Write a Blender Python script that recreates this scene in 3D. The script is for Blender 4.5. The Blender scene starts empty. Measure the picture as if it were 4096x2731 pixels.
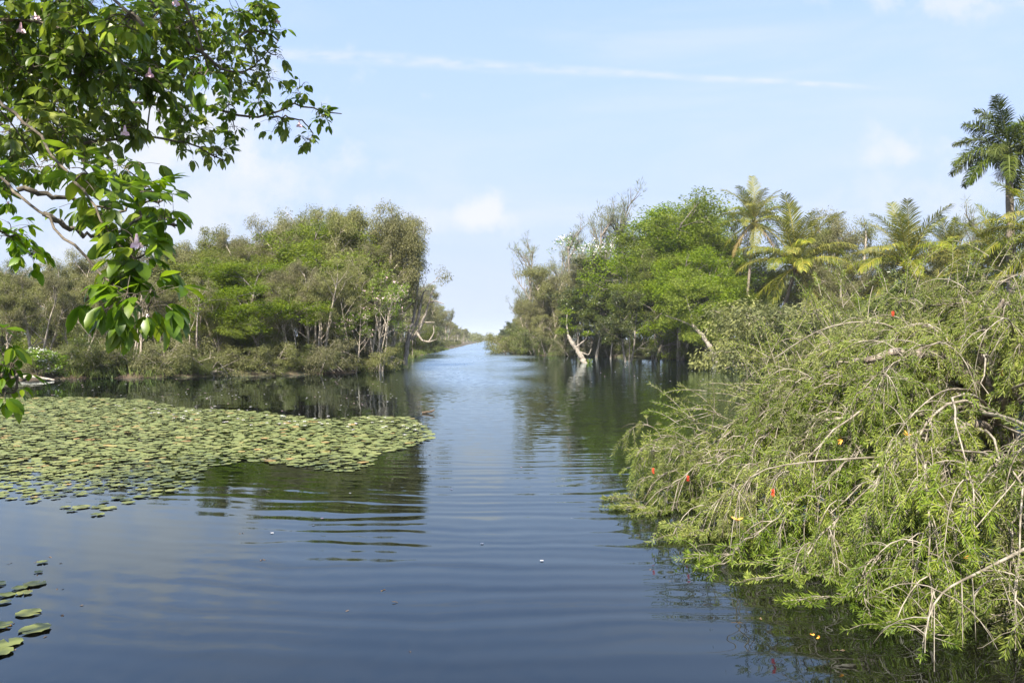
import bpy, math, random
import numpy as np
from mathutils import Vector

C = bpy.context.scene
COL = C.collection
R = math.radians
NP = np.array

# ------------------------------------------------------------------ camera, sky, sun, exposure
cam_d = bpy.data.cameras.new("camera")
cam_d.lens = 28.0; cam_d.sensor_width = 36.0; cam_d.clip_start = 0.05; cam_d.clip_end = 9000
cam = bpy.data.objects.new("camera", cam_d); COL.objects.link(cam)
CAMZ = 2.6
cam.location = (0, 0, CAMZ); cam.rotation_euler = (R(90 - 0.18), 0, 0)
C.camera = cam
SUN_AZ = R(-22)      # bearing of the sun seen from behind the viewer (negative = to the viewer's left)
SUN_EL = R(47)
sun_dir = Vector((math.sin(SUN_AZ) * math.cos(SUN_EL), -math.cos(SUN_AZ) * math.cos(SUN_EL), math.sin(SUN_EL)))
sun_d = bpy.data.lights.new("sun", "SUN"); sun_d.energy = 4.8; sun_d.angle = R(0.5); sun_d.color = (1.0, 0.94, 0.84)
sun = bpy.data.objects.new("sun", sun_d); COL.objects.link(sun)
sun.rotation_euler = sun_dir.to_track_quat('Z', 'Y').to_euler(); sun.location = (-30, -30, 60)
C.view_settings.view_transform = 'Standard'; C.view_settings.look = 'None'
C.view_settings.exposure = 1.62; C.view_settings.gamma = 1.0; C.view_settings.use_curve_mapping = False
C.cycles.max_bounces = 8; C.cycles.diffuse_bounces = 3; C.cycles.glossy_bounces = 3
C.cycles.transmission_bounces = 4; C.cycles.transparent_max_bounces = 8; C.cycles.volume_bounces = 0
C.cycles.use_denoising = True
C.cycles.sample_clamp_indirect = 6.0


class N:
    """small helper to write node trees as expressions"""
    def __init__(s, tree): s.t = tree; s.t.nodes.clear()
    def new(s, typ, **kw):
        n = s.t.nodes.new(typ)
        for k, v in kw.items(): setattr(n, k, v)
        return n
    def put(s, sock, v):
        if isinstance(v, bpy.types.NodeSocket): s.t.links.new(v, sock)
        elif v is not None: sock.default_value = v
    def m(s, op, a, b=None, c=None, clamp=False):
        n = s.new('ShaderNodeMath', operation=op, use_clamp=clamp)
        for i, v in enumerate((a, b, c)): s.put(n.inputs[i], v)
        return n.outputs[0]
    def vm(s, op, a, b=None, sc=None):
        n = s.new('ShaderNodeVectorMath', operation=op)
        s.put(n.inputs[0], a)
        if b is not None: s.put(n.inputs[1], b)
        if sc is not None: s.put(n.inputs['Scale'], sc)
        return n.outputs['Value'] if op in ('LENGTH', 'DOT_PRODUCT', 'DISTANCE') else n.outputs[0]
    def xyz(s, x, y, z):
        n = s.new('ShaderNodeCombineXYZ')
        for i, v in enumerate((x, y, z)): s.put(n.inputs[i], v)
        return n.outputs[0]
    def sep(s, v):
        n = s.new('ShaderNodeSeparateXYZ'); s.put(n.inputs[0], v); return n.outputs
    def noise(s, vec, scale, detail=2.0, rough=0.5, dist=0.0, col=False):
        n = s.new('ShaderNodeTexNoise'); s.put(n.inputs['Vector'], vec)
        n.inputs['Scale'].default_value = scale; n.inputs['Detail'].default_value = detail
        n.inputs['Roughness'].default_value = rough; n.inputs['Distortion'].default_value = dist
        return n.outputs['Color' if col else 'Fac']
    def ss(s, v, lo, hi, a=0.0, b=1.0):
        n = s.new('ShaderNodeMapRange', interpolation_type='SMOOTHSTEP')
        for i, q in enumerate((v, lo, hi, a, b)): s.put(n.inputs[i], q)
        return n.outputs[0]
    def mix(s, f, a, b, blend='MIX'):
        n = s.new('ShaderNodeMix', data_type='RGBA', blend_type=blend)
        s.put(n.inputs[0], f); s.put(n.inputs[6], a); s.put(n.inputs[7], b)
        return n.outputs[2]
    def ramp(s, f, stops):
        n = s.new('ShaderNodeValToRGB'); s.put(n.inputs[0], f)
        e = n.color_ramp.elements
        while len(e) < len(stops): e.new(0.5)
        for k, (p, c) in enumerate(stops): e[k].position = p; e[k].color = (*c, 1)
        return n.outputs[0]


# ---- the sky
W = bpy.data.worlds.new("World"); C.world = W; W.use_nodes = True
n = N(W.node_tree)
sky = n.new('ShaderNodeTexSky', sky_type='NISHITA', sun_disc=False)
sky.sun_elevation = SUN_EL; sky.sun_rotation = math.pi - SUN_AZ
sky.air_density = 1.0; sky.dust_density = 0.6; sky.ozone_density = 2.5; sky.altitude = 0
tc = n.new('ShaderNodeTexCoord').outputs['Generated']
dx, dy, dz = n.sep(tc)
ys = n.m('MAXIMUM', dy, 0.02)
u = n.m('DIVIDE', dx, ys); v = n.m('DIVIDE', dz, ys)
ahead = n.ss(dy, 0.05, 0.3)
# thin high veil, streaky
veil = n.noise(n.xyz(n.m('MULTIPLY', dx, 1.2), n.m('MULTIPLY', dy, 1.2), n.m('MULTIPLY', dz, 6.0)), 1.9, 5, 0.55, 0.6)
veil = n.m('MULTIPLY', n.ss(veil, 0.40, 0.78), 0.34)
thin = n.mix(n.ss(dz, 0.0, 0.5), (2.80, 3.22, 4.10, 1), (2.48, 3.38, 5.5, 1))
thick = n.ss(dz, 0.02, 0.6, 0.975, 0.62)
# small heaps of cloud
nz = n.noise(n.xyz(u, v, 0.3), 17.0, 6, 0.6)
def puff(cu, cv, ru, rv, amt):
    a = n.m('DIVIDE', n.m('SUBTRACT', u, cu), ru); b = n.m('DIVIDE', n.m('SUBTRACT', v, cv), rv)
    d = n.m('SQRT', n.m('ADD', n.m('MULTIPLY', a, a), n.m('MULTIPLY', b, b)))
    d = n.m('ADD', d, n.m('MULTIPLY', n.m('SUBTRACT', nz, 0.5), 3.8))
    return n.m('MULTIPLY', n.ss(d, 1.3, -0.1), amt)
puffs = [puff(-0.036, 0.156, 0.042, 0.027, 0.8), puff(0.487, 0.236, 0.046, 0.030, 0.65), puff(0.55, 0.425, 0.12, 0.022, 0.6),
         puff(0.52, 0.19, 0.14, 0.035, 0.35), puff(-0.42, 0.16, 0.26, 0.10, 0.55), puff(-0.12, 0.15, 0.05, 0.02, 0.3), puff(-0.50, 0.265, 0.25, 0.10, 0.8)]
# contrail
line = n.m('SUBTRACT', 0.3411, n.m('MULTIPLY', u, 0.0577))
off = n.m('ADD', n.m('SUBTRACT', v, line), n.m('MULTIPLY', n.m('SUBTRACT', n.noise(n.xyz(u, 0, 0.7), 5.0, 3), 0.5), 0.010))
wid = n.ss(u, -0.35, 0.5, 0.0095, 0.0035)
tr = n.ss(n.m('DIVIDE', n.m('ABSOLUTE', off), wid), 1.5, 0.0)
tr = n.m('MULTIPLY', tr, n.m('MULTIPLY', n.ss(u, 0.49, 0.40), n.ss(n.noise(n.xyz(u, n.m('MULTIPLY', v, 3), 0), 30.0, 4), 0.2, 0.7)))
tr = n.m('MULTIPLY', tr, 0.5)
cl = tr
for p in puffs: cl = n.m('MAXIMUM', cl, p)
cl = n.m('MULTIPLY', cl, ahead)
cl = n.m('SUBTRACT', 1.0, n.m('MULTIPLY', n.m('SUBTRACT', 1.0, cl), n.m('SUBTRACT', 1.0, veil)))
skyc = n.mix(cl, n.mix(thick, sky.outputs[0], thin), (3.95, 4.0, 4.2, 1))
bg = n.new('ShaderNodeBackground'); n.put(bg.inputs[0], skyc); bg.inputs[1].default_value = 0.0785
n.put(n.new('ShaderNodeOutputWorld').inputs[0], bg.outputs[0])


# ------------------------------------------------------------------ materials
def material(name):
    m = bpy.data.materials.new(name); m.use_nodes = True
    return m, N(m.node_tree)


def leaf_mat(name, dark, mid, light, trans=0.35, rough=0.55, patch=1.2, gloss=0.3):
    m, n = material(name)
    geo = n.new('ShaderNodeNewGeometry'); oi = n.new('ShaderNodeObjectInfo')
    pos = n.new('ShaderNodeTexCoord').outputs['Object']
    big = n.noise(pos, patch, 2)
    f = n.m('ADD', n.m('MULTIPLY', geo.outputs['Random Per Island'], 0.62), n.m('MULTIPLY', n.ss(big, 0.3, 0.7), 0.38))
    col = n.ramp(f, [(0.05, dark), (0.5, mid), (0.95, light)])
    hs = n.new('ShaderNodeHueSaturation')
    n.put(hs.inputs['Hue'], n.m('ADD', 0.485, n.m('MULTIPLY', oi.outputs['Random'], 0.03)))
    n.put(hs.inputs['Saturation'], n.m('ADD', 0.88, n.m('MULTIPLY', oi.outputs['Random'], 0.24)))
    n.put(hs.inputs['Value'], n.m('ADD', 0.82, n.m('MULTIPLY', n.m('FRACT', n.m('MULTIPLY', oi.outputs['Random'], 7.3)), 0.4)))
    n.put(hs.inputs['Color'], col)
    p = n.new('ShaderNodeBsdfPrincipled'); n.put(p.inputs['Base Color'], hs.outputs[0])
    p.inputs['Roughness'].default_value = rough; p.inputs['Specular IOR Level'].default_value = gloss
    t = n.new('ShaderNodeBsdfTranslucent'); n.put(t.inputs[0], n.mix(0.5, hs.outputs[0], (0.9, 1.0, 0.25, 1), 'MULTIPLY'))
    mx = n.new('ShaderNodeMixShader'); mx.inputs[0].default_value = trans
    n.put(mx.inputs[1], p.outputs[0]); n.put(mx.inputs[2], t.outputs[0])
    n.put(n.new('ShaderNodeOutputMaterial').inputs[0], mx.outputs[0])
    return m


def plain_mat(name, c1, c2, scale=6.0, rough=0.85, stretch=(1, 1, 1), lo=0.35, hi=0.65, bump=0.0, spec=0.2):
    m, n = material(name)
    pos = n.vm('MULTIPLY', n.new('ShaderNodeTexCoord').outputs['Object'], stretch)
    f = n.noise(pos, scale, 5, 0.6)
    col = n.mix(n.ss(f, lo, hi), (*c1, 1), (*c2, 1))
    p = n.new('ShaderNodeBsdfPrincipled'); n.put(p.inputs['Base Color'], col)
    p.inputs['Roughness'].default_value = rough; p.inputs['Specular IOR Level'].default_value = spec
    if bump:
        b = n.new('ShaderNodeBump'); b.inputs['Strength'].default_value = bump; b.inputs['Distance'].default_value = 0.05
        n.put(b.inputs['Height'], f); n.put(p.inputs['Normal'], b.outputs[0])
    n.put(n.new('ShaderNodeOutputMaterial').inputs[0], p.outputs[0])
    return m


M = {}
M['olive'] = leaf_mat('olive_leaf', (0.084, 0.085, 0.029), (0.159, 0.161, 0.054), (0.263, 0.256, 0.096), 0.4)
M['grey'] = leaf_mat('greygreen_leaf', (0.095, 0.095, 0.038), (0.167, 0.165, 0.065), (0.260, 0.238, 0.100), 0.4)
M['feather'] = leaf_mat('feathery_leaf', (0.081, 0.114, 0.013), (0.155, 0.204, 0.021), (0.256, 0.282, 0.034), 0.5)
M['dark'] = leaf_mat('dark_leaf', (0.036, 0.051, 0.014), (0.075, 0.098, 0.021), (0.142, 0.144, 0.033), 0.35, 0.4, gloss=0.5)
M['lime'] = leaf_mat('lime_leaf', (0.093, 0.145, 0.019), (0.162, 0.230, 0.030), (0.246, 0.306, 0.060), 0.42)
M['shrub'] = leaf_mat('shrub_leaf', (0.059, 0.070, 0.022), (0.116, 0.133, 0.039), (0.201, 0.210, 0.067), 0.38)
M['casuarina'] = leaf_mat('casuarina_needle', (0.092, 0.105, 0.055), (0.147, 0.165, 0.085), (0.212, 0.220, 0.120), 0.35)
M['coconut'] = leaf_mat('coconut_leaflet', (0.062, 0.083, 0.010), (0.137, 0.149, 0.017), (0.280, 0.242, 0.038), 0.35, 0.55, 0.35, 0.25)
M['coconut_dry'] = leaf_mat('dry_leaflet', (0.16, 0.11, 0.045), (0.26, 0.19, 0.085), (0.34, 0.26, 0.13), 0.2)
M['royal'] = leaf_mat('royal_leaflet', (0.032, 0.050, 0.008), (0.072, 0.094, 0.014), (0.140, 0.155, 0.026), 0.3, 0.6, gloss=0.15)
M['trumpet'] = leaf_mat('trumpet_leaf', (0.076, 0.132, 0.016), (0.145, 0.222, 0.023), (0.296, 0.342, 0.039), 0.58, 0.36, 2.5, 0.5)
M['brush'] = leaf_mat('bottlebrush_leaf', (0.073, 0.109, 0.018), (0.154, 0.194, 0.034), (0.273, 0.289, 0.063), 0.4, 0.5, 1.1, 0.22)
M['grassb'] = leaf_mat('grass_blade', (0.06, 0.085, 0.02), (0.12, 0.15, 0.035), (0.20, 0.20, 0.07), 0.35)
M['pale_bark'] = plain_mat('pale_bark', (0.180, 0.140, 0.104), (0.423, 0.369, 0.297), 5.0, 0.9, (2, 2, 0.6), bump=0.4)
M['grey_bark'] = plain_mat('grey_bark', (0.105, 0.087, 0.070), (0.231, 0.203, 0.171), 6.0, 0.9, (2, 2, 0.5), bump=0.4)
M['dead_wood'] = plain_mat('dead_wood', (0.182, 0.151, 0.121), (0.319, 0.281, 0.231), 5.0, 0.9, (2, 2, 0.6), bump=0.4)
M['palm_bark'] = plain_mat('palm_bark', (0.120, 0.092, 0.068), (0.240, 0.200, 0.160), 5.0, 0.9, (0.6, 0.6, 5.0), bump=0.4)
M['royal_bark'] = plain_mat('royal_bark', (0.150, 0.120, 0.090), (0.228, 0.192, 0.150), 3.0, 0.9, (0.6, 0.6, 3.0), bump=0.3)
M['twig_bark'] = plain_mat('twig_bark', (0.122, 0.101, 0.072), (0.302, 0.263, 0.205), 7.0, 0.8)
M['brush_bark'] = plain_mat('brush_bark', (0.10, 0.08, 0.06), (0.30, 0.25, 0.20), 9.0, 0.95, (2, 2, 0.5), bump=0.8)
M['near_bark'] = plain_mat('trumpet_bark', (0.072, 0.058, 0.041), (0.165, 0.138, 0.102), 18.0, 0.9, bump=0.5)
M['shaft'] = plain_mat('crownshaft', (0.112, 0.136, 0.040), (0.176, 0.176, 0.072), 2.0, 0.5)
M['rachis'] = plain_mat('palm_rachis', (0.154, 0.140, 0.025), (0.252, 0.217, 0.049), 2.0, 0.5)
M['rachis_green'] = plain_mat('royal_rachis', (0.09, 0.12, 0.03), (0.14, 0.16, 0.05), 2.0, 0.5)
M['husk'] = plain_mat('coconut_husk', (0.22, 0.11, 0.03), (0.38, 0.22, 0.05), 3.0, 0.6)
M['fibre'] = plain_mat('palm_fibre', (0.08, 0.05, 0.03), (0.20, 0.13, 0.07), 6.0, 0.9)
M['white_petal'] = plain_mat('white_petal', (0.612, 0.561, 0.561), (0.722, 0.697, 0.680), 8.0, 0.6)
M['pink_petal'] = plain_mat('pink_petal', (0.72, 0.40, 0.46), (0.82, 0.66, 0.68), 9.0, 0.6)
M['cream'] = plain_mat('cream_blossom', (0.62, 0.62, 0.40), (0.78, 0.76, 0.58), 9.0, 0.7)
M['red'] = plain_mat('red_stamen', (0.62, 0.03, 0.02), (0.80, 0.08, 0.04), 20.0, 0.5)
M['orange_leaf'] = plain_mat('orange_leaf', (0.55, 0.22, 0.03), (0.70, 0.36, 0.07), 30.0, 0.6)
M['driftwood'] = plain_mat('driftwood', (0.04, 0.03, 0.02), (0.14, 0.10, 0.07), 20.0, 0.8)
M['feathers'] = plain_mat('bird_plumage', (0.03, 0.03, 0.03), (0.07, 0.065, 0.06), 20.0, 0.8)


# ------------------------------------------------------------------ geometry helpers
def unit(a):
    a = np.asarray(a, float); return a / np.maximum(np.linalg.norm(a, axis=-1, keepdims=True), 1e-9)


class G:
    def __init__(s): s.V = []; s.Q = []; s.T = []; s.n = 0
    def add(s, v, q=None, t=None):
        v = np.asarray(v, float).reshape(-1, 3); s.V.append(v)
        if q is not None and len(q): s.Q.append(np.asarray(q, int).reshape(-1, 4) + s.n)
        if t is not None and len(t): s.T.append(np.asarray(t, int).reshape(-1, 3) + s.n)
        s.n += len(v)
    def mesh(s, name, mat, smooth=False):
        me = bpy.data.meshes.new(name)
        if s.n:
            V = np.concatenate(s.V)
            q = np.concatenate(s.Q) if s.Q else np.zeros((0, 4), int)
            t = np.concatenate(s.T) if s.T else np.zeros((0, 3), int)
            me.vertices.add(len(V)); me.vertices.foreach_set('co', V.astype(np.float32).ravel())
            me.loops.add(q.size + t.size)
            me.loops.foreach_set('vertex_index', np.concatenate([q.ravel(), t.ravel()]).astype(np.int32))
            me.polygons.add(len(q) + len(t))
            st = np.concatenate([np.arange(len(q)) * 4, q.size + np.arange(len(t)) * 3]).astype(np.int32)
            me.polygons.foreach_set('loop_start', st)
            if smooth: me.polygons.foreach_set('use_smooth', np.ones(len(q) + len(t), bool))
            me.update(calc_edges=True)
        me.materials.append(M[mat] if isinstance(mat, str) else mat)
        return me
    def tube(s, pts, rad, k=5, cap=True):
        P = np.asarray(pts, float); m = len(P); r = np.broadcast_to(np.asarray(rad, float), (m,))
        T = unit(np.gradient(P, axis=0)); mean = np.abs(T.mean(0))
        ref = np.zeros(3); ref[int(np.argmin(mean))] = 1
        U = unit(np.cross(T, ref)); Vv = np.cross(T, U)
        a = np.arange(k) / k * 2 * math.pi
        ring = P[:, None] + r[:, None, None] * (np.cos(a)[None, :, None] * U[:, None] + np.sin(a)[None, :, None] * Vv[:, None])
        i = np.arange(m - 1)[:, None] * k; j = np.arange(k)[None]; j2 = (j + 1) % k
        q = np.stack([i + j, i + j2, i + k + j2, i + k + j], -1).reshape(-1, 4)
        v = ring.reshape(-1, 3); t = []
        if cap:
            v = np.concatenate([v, P[-1:] + T[-1:] * r[-1]])
            b = (m - 1) * k; t = [[b + x, b + (x + 1) % k, m * k] for x in range(k)]
        s.add(v, q, t)
    def leaves(s, P, D, Nn, L, Wd):
        """one lens-shaped blade each"""
        P = np.asarray(P, float); c = len(P)
        if not c: return
        D = unit(D); S = unit(np.cross(D, Nn)); L = np.broadcast_to(L, (c,))[:, None]; Wd = np.broadcast_to(Wd, (c,))[:, None]
        v = np.stack([P, P + D * L * .45 + S * Wd / 2, P + D * L, P + D * L * .45 - S * Wd / 2], 1)
        s.add(v, np.arange(c * 4).reshape(c, 4))
    def blades(s, P, D, Nn, L, Wd, curl=0.25, fold=0.12):
        """broad leaves with a midrib fold and a drooping tip"""
        P = np.asarray(P, float); c = len(P)
        if not c: return
        D = unit(D); S = unit(np.cross(D, Nn)); U = np.cross(S, D)
        L = np.broadcast_to(L, (c,))[:, None]; Wd = np.broadcast_to(Wd, (c,))[:, None]; cu = np.broadcast_to(curl, (c,))[:, None]
        out = []
        for t, w in ((0, 0), (.18, .62), (.45, 1.0), (.75, .72), (1, 0)):
            mid = P + D * L * t - U * cu * L * t * t
            if w == 0: out.append(mid)
            else:
                e = U * Wd * fold * w
                out += [mid - S * Wd / 2 * w + e, mid, mid + S * Wd / 2 * w + e]
        v = np.stack(out, 1); b = (np.arange(c) * 11)[:, None]
        q = NP([[1, 2, 5, 4], [2, 3, 6, 5], [4, 5, 8, 7], [5, 6, 9, 8]]); t = NP([[0, 2, 1], [0, 3, 2], [7, 8, 10], [8, 9, 10]])
        s.add(v, (b[:, :, None] + q[None]).reshape(-1, 4), (b[:, :, None] + t[None]).reshape(-1, 3))


def smooth_curve(pts, n):
    P = np.asarray(pts, float)
    d = np.concatenate([[0], np.cumsum(np.linalg.norm(np.diff(P, axis=0), axis=1))])
    t = np.linspace(0, d[-1], n)
    Q = np.stack([np.interp(t, d, P[:, k]) for k in range(P.shape[1])], 1)
    for _ in range(2):
        Q[1:-1] = 0.25 * Q[:-2] + 0.5 * Q[1:-1] + 0.25 * Q[2:]
    return Q


def tag(o, label=None, cat=None, group=None, kind=None):
    if label: o['label'] = label
    if cat: o['category'] = cat
    if group: o['group'] = group
    if kind: o['kind'] = kind
    return o


def link(name, me, parent=None):
    o = bpy.data.objects.new(name, me); COL.objects.link(o)
    if parent: o.parent = parent
    return o


def empty(name, loc, rz=0.0, sc=(1, 1, 1), rx=0.0, ry=0.0):
    o = bpy.data.objects.new(name, None); COL.objects.link(o)
    o.location = loc; o.rotation_euler = (rx, ry, rz); o.scale = sc; o.empty_display_size = 0.3
    return o


def at(X, Y, d):
    """a point d metres out along the sight line through the photo's (X, Y), the photo 2352 wide"""
    return NP([(X - 1176) / 1828 * d, d, CAMZ + (778 - Y) / 1828 * d])


# ------------------------------------------------------------------ ground and water
SHORE = NP([(-5, -8), (-6.5, 1), (-9, 5), (-16, 9), (-30, 14), (-48, 25), (-50, 38), (-38, 46), (-31, 50), (-28, 52.6), (-24, 53.2), (-21, 55),
            (-17.5, 56.2), (-14, 58.5), (-11.4, 62.5), (-10.2, 66), (-10.6, 70), (-12, 76), (-13, 90), (-14.5, 130), (-15.7, 200), (-18.5, 300), (-23, 500), (-34, 1000),
            (-20, 1000), (-8.6, 500), (-4, 300), (-1.8, 200), (-0.5, 150), (1.5, 130), (6, 123.5), (9, 121), (13, 116), (16, 111), (19, 108), (22, 97),
            (23.5, 90), (27, 93), (30, 95), (38, 90), (48, 75), (52, 58), (44, 38), (28, 24), (16, 17.5), (10, 14), (7.6, 11.8), (6.8, 9), (6.6, 6), (5.5, 2), (4, -8)], float)


def shore_dist(x, y):
    """metres to the shore, positive on land"""
    p = np.stack([np.asarray(x, float).ravel(), np.asarray(y, float).ravel()], 1)
    best = np.full(len(p), 1e9); inside = np.zeros(len(p), bool)
    for a, b in zip(SHORE, np.roll(SHORE, -1, 0)):
        e = b - a; w = p - a
        t = np.clip((w @ e) / (e @ e), 0, 1)
        best = np.minimum(best, np.linalg.norm(w - t[:, None] * e, axis=1))
        c = ((a[1] <= p[:, 1]) & (b[1] > p[:, 1])) | ((b[1] <= p[:, 1]) & (a[1] > p[:, 1]))
        den = e[1] if e[1] else 1e-9
        inside ^= c & (p[:, 0] < a[0] + (p[:, 1] - a[1]) / den * e[0])
    return np.where(inside, -best, best).reshape(np.shape(x))


def height(x, y):
    x = np.asarray(x, float); y = np.asarray(y, float)
    s = shore_dist(x, y)
    wob = 0.10 * np.sin(x * 1.7 + 0.6 * y) + 0.08 * np.sin(y * 2.3 - x * 0.9) + 0.05 * np.sin(x * 4.1 + y * 3.7)
    return np.clip(s * 0.30, -1.3, 0.34) + wob * np.clip((s + 1.5) * 0.6, 0.25, 1)


def gz(x, y): return float(height(NP([x]), NP([y]))[0])


def axis(a, b, step, far_lo, far_hi):
    mid = list(np.arange(a, b, step)); lo = []; hi = []
    s = step; q = a
    while q > far_lo: s *= 1.25; q -= s; lo.append(max(q, far_lo))
    s = step; q = mid[-1]
    while q < far_hi: s *= 1.25; q += s; hi.append(min(q, far_hi))
    return NP(lo[::-1] + mid + hi)


xs = axis(-56, 56, 0.7, -2400, 2400); ys_ = np.concatenate([axis(-10, 140, 0.7, -350, 141)[:-1], np.arange(140, 1010, 12.0), NP([1100, 1300, 1700, 2300, 3100])])
ys_ = np.unique(ys_)
XX, YY = np.meshgrid(xs, ys_)
ZZ = height(XX, YY)
g = G(); nx = len(xs); ny = len(ys_)
ii = (np.arange(ny - 1)[:, None] * nx + np.arange(nx - 1)[None]).ravel()
g.add(np.stack([XX, YY, ZZ], -1), np.stack([ii, ii + 1, ii + nx + 1, ii + nx], 1))
mat, n = material('bank_soil')
pos = n.new('ShaderNodeTexCoord').outputs['Object']
a = n.noise(pos, 0.35, 6, 0.6); b = n.noise(pos, 9.0, 4, 0.7)
col = n.mix(n.ss(a, 0.42, 0.6), (0.060, 0.040, 0.024, 1), (0.050, 0.058, 0.020, 1))
col = n.mix(n.ss(b, 0.45, 0.75), col, (0.115, 0.072, 0.042, 1))
p = n.new('ShaderNodeBsdfPrincipled'); n.put(p.inputs['Base Color'], col); p.inputs['Roughness'].default_value = 0.95
bp = n.new('ShaderNodeBump'); bp.inputs['Strength'].default_value = 0.6; bp.inputs['Distance'].default_value = 0.08
n.put(bp.inputs['Height'], b); n.put(p.inputs['Normal'], bp.outputs[0])
n.put(n.new('ShaderNodeOutputMaterial').inputs[0], p.outputs[0])
tag(link('ground', g.mesh('ground', mat, True)), kind='structure')

mat, n = material('pond_water')
pos = n.new('ShaderNodeNewGeometry').outputs['Position']
px, py, _ = n.sep(pos)
def slope(vec, scale, amt, detail=2.0):
    c = n.noise(vec, scale, detail, 0.55, 0.0, True)
    return n.vm('SCALE', n.vm('SUBTRACT', c, (0.5, 0.5, 0.5)), None, amt)
flat = n.xyz(px, n.m('MULTIPLY', py, 1.0), 0)
wind = n.noise(n.xyz(n.m('MULTIPLY', px, 0.6), n.m('MULTIPLY', py, 0.25), 3.1), 0.16, 3, 0.5)
# the breeze comes down the canal and dies in the sheltered pond
mid_x = n.m('ADD', n.m('ADD', -1.7, n.m('MULTIPLY', n.m('SUBTRACT', n.m('MINIMUM', py, 130.0), 39.0), -0.045)), n.m('MULTIPLY', n.m('MAXIMUM', n.m('SUBTRACT', py, 130.0), 0.0), -0.0226))
half = n.m('MINIMUM', n.m('ADD', 3.2, n.m('MULTIPLY', n.m('SUBTRACT', py, 39.0), 0.063)), 9.0)
side = n.m('SUBTRACT', n.m('ABSOLUTE', n.m('SUBTRACT', px, mid_x)), half)
reach = n.m('MULTIPLY', n.ss(side, 2.5, -1.5), n.ss(py, 28.0, 58.0))
light = n.m('MULTIPLY', n.m('MULTIPLY', n.ss(side, 26.0, 6.0), n.ss(px, -6.0, 0.0)), n.m('MULTIPLY', n.ss(py, 17.0, 30.0), n.ss(py, 95.0, 60.0)))
open_w = n.m('MULTIPLY', reach, n.ss(wind, 0.30, 0.56, 0.35, 1.0))
breeze = n.m('ADD', n.m('ADD', open_w, n.m('MULTIPLY', light, n.ss(wind, 0.38, 0.6, 0.06, 0.16))), n.m('MULTIPLY', n.ss(wind, 0.55, 0.7), 0.05))
fine = slope(n.xyz(n.m('MULTIPLY', px, 0.55), py, 0), 5.5, 0.75, 3.0)
fine = n.vm('SCALE', fine, None, n.m('ADD', n.ss(n.noise(n.xyz(n.m('MULTIPLY', px, 0.5), n.m('MULTIPLY', py, 1.3), 2.0), 0.35, 3), 0.40, 0.65, 0.012, 0.055), breeze))
swell = slope(n.xyz(n.m('MULTIPLY', px, 0.35), py, 5), 0.9, 0.030, 1.0)
# rings spreading from the pond towards the near shore
cx, cy = -0.3, 31.0
rx_ = n.m('SUBTRACT', px, cx); ry_ = n.m('SUBTRACT', py, cy)
rr = n.m('SQRT', n.m('ADD', n.m('MULTIPLY', rx_, rx_), n.m('MULTIPLY', ry_, ry_)))
warp = n.noise(n.xyz(n.m('MULTIPLY', px, 0.35), n.m('MULTIPLY', py, 0.5), 0), 0.8, 3)
ph = n.m('ADD', n.m('MULTIPLY', rr, 16.5), n.m('MULTIPLY', warp, 20.0))
ph2 = n.m('ADD', n.m('MULTIPLY', rr, 9.2), n.m('MULTIPLY', warp, 13.0))
near = n.m('MULTIPLY', n.ss(py, 24.0, 12.0), n.ss(px, -5.5, -1.5, 0.25, 1.0))
midr = n.m('MULTIPLY', n.ss(n.m('ABSOLUTE', n.m('SUBTRACT', py, 20.0)), 14.0, 4.0), 0.45)
amp = n.m('MULTIPLY', n.m('MAXIMUM', near, midr), n.ss(n.noise(n.xyz(n.m('MULTIPLY', px, 0.25), py, 9), 0.5, 2), 0.3, 0.65, 0.35, 1.0))
wav = n.m('ADD', n.m('MULTIPLY', n.m('SINE', ph), 0.020), n.m('MULTIPLY', n.m('SINE', ph2), 0.014))
wav = n.m('MULTIPLY', wav, amp)
ring = n.xyz(n.m('MULTIPLY', n.m('DIVIDE', rx_, rr), wav), n.m('MULTIPLY', n.m('DIVIDE', ry_, rr), wav), 0)
tot = n.vm('ADD', n.vm('ADD', fine, swell), ring)
sx, sy, _ = n.sep(tot)
nor = n.vm('NORMALIZE', n.xyz(sx, sy, 1.0))
gl = n.new('ShaderNodeBsdfGlossy'); n.put(gl.inputs['Roughness'], n.m('ADD', 0.012, n.m('MULTIPLY', open_w, 0.30))); n.put(gl.inputs['Normal'], nor)
gl.inputs['Color'].default_value = (0.82, 0.94, 1.0, 1)
df = n.new('ShaderNodeBsdfDiffuse'); df.inputs['Color'].default_value = (0.0028, 0.0026, 0.0018, 1)
fr = n.new('ShaderNodeFresnel'); fr.inputs['IOR'].default_value = 1.6; n.put(fr.inputs['Normal'], nor)
mx = n.new('ShaderNodeMixShader'); n.put(mx.inputs[0], fr.outputs[0]); n.put(mx.inputs[1], df.outputs[0]); n.put(mx.inputs[2], gl.outputs[0])
n.put(n.new('ShaderNodeOutputMaterial').inputs[0], mx.outputs[0])
g = G(); g.add([(-60, -15, 0), (60, -15, 0), (60, 1010, 0), (-60, 1010, 0)], [[0, 1, 2, 3]])
tag(link('water', g.mesh('water', mat)), kind='structure')


# ------------------------------------------------------------------ trees
def rot_about(d, ang, az, rng=None):
    d = unit(d); ref = NP([0, 0, 1.0]) if abs(d[2]) < 0.9 else NP([1.0, 0, 0])
    a = unit(np.cross(d, ref)); b = np.cross(d, a)
    return d * math.cos(ang) + (a * math.cos(az) + b * math.sin(az)) * math.sin(ang)


def limb(rng, p, d, L, n, wig, trop):
    pts = [NP(p, float)]; d = unit(d); p = pts[0]
    for _ in range(n):
        d = unit(d + rng.normal(0, wig, 3) + NP([0, 0, trop / n])); p = p + d * L / n; pts.append(p)
    return NP(pts), d


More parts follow.
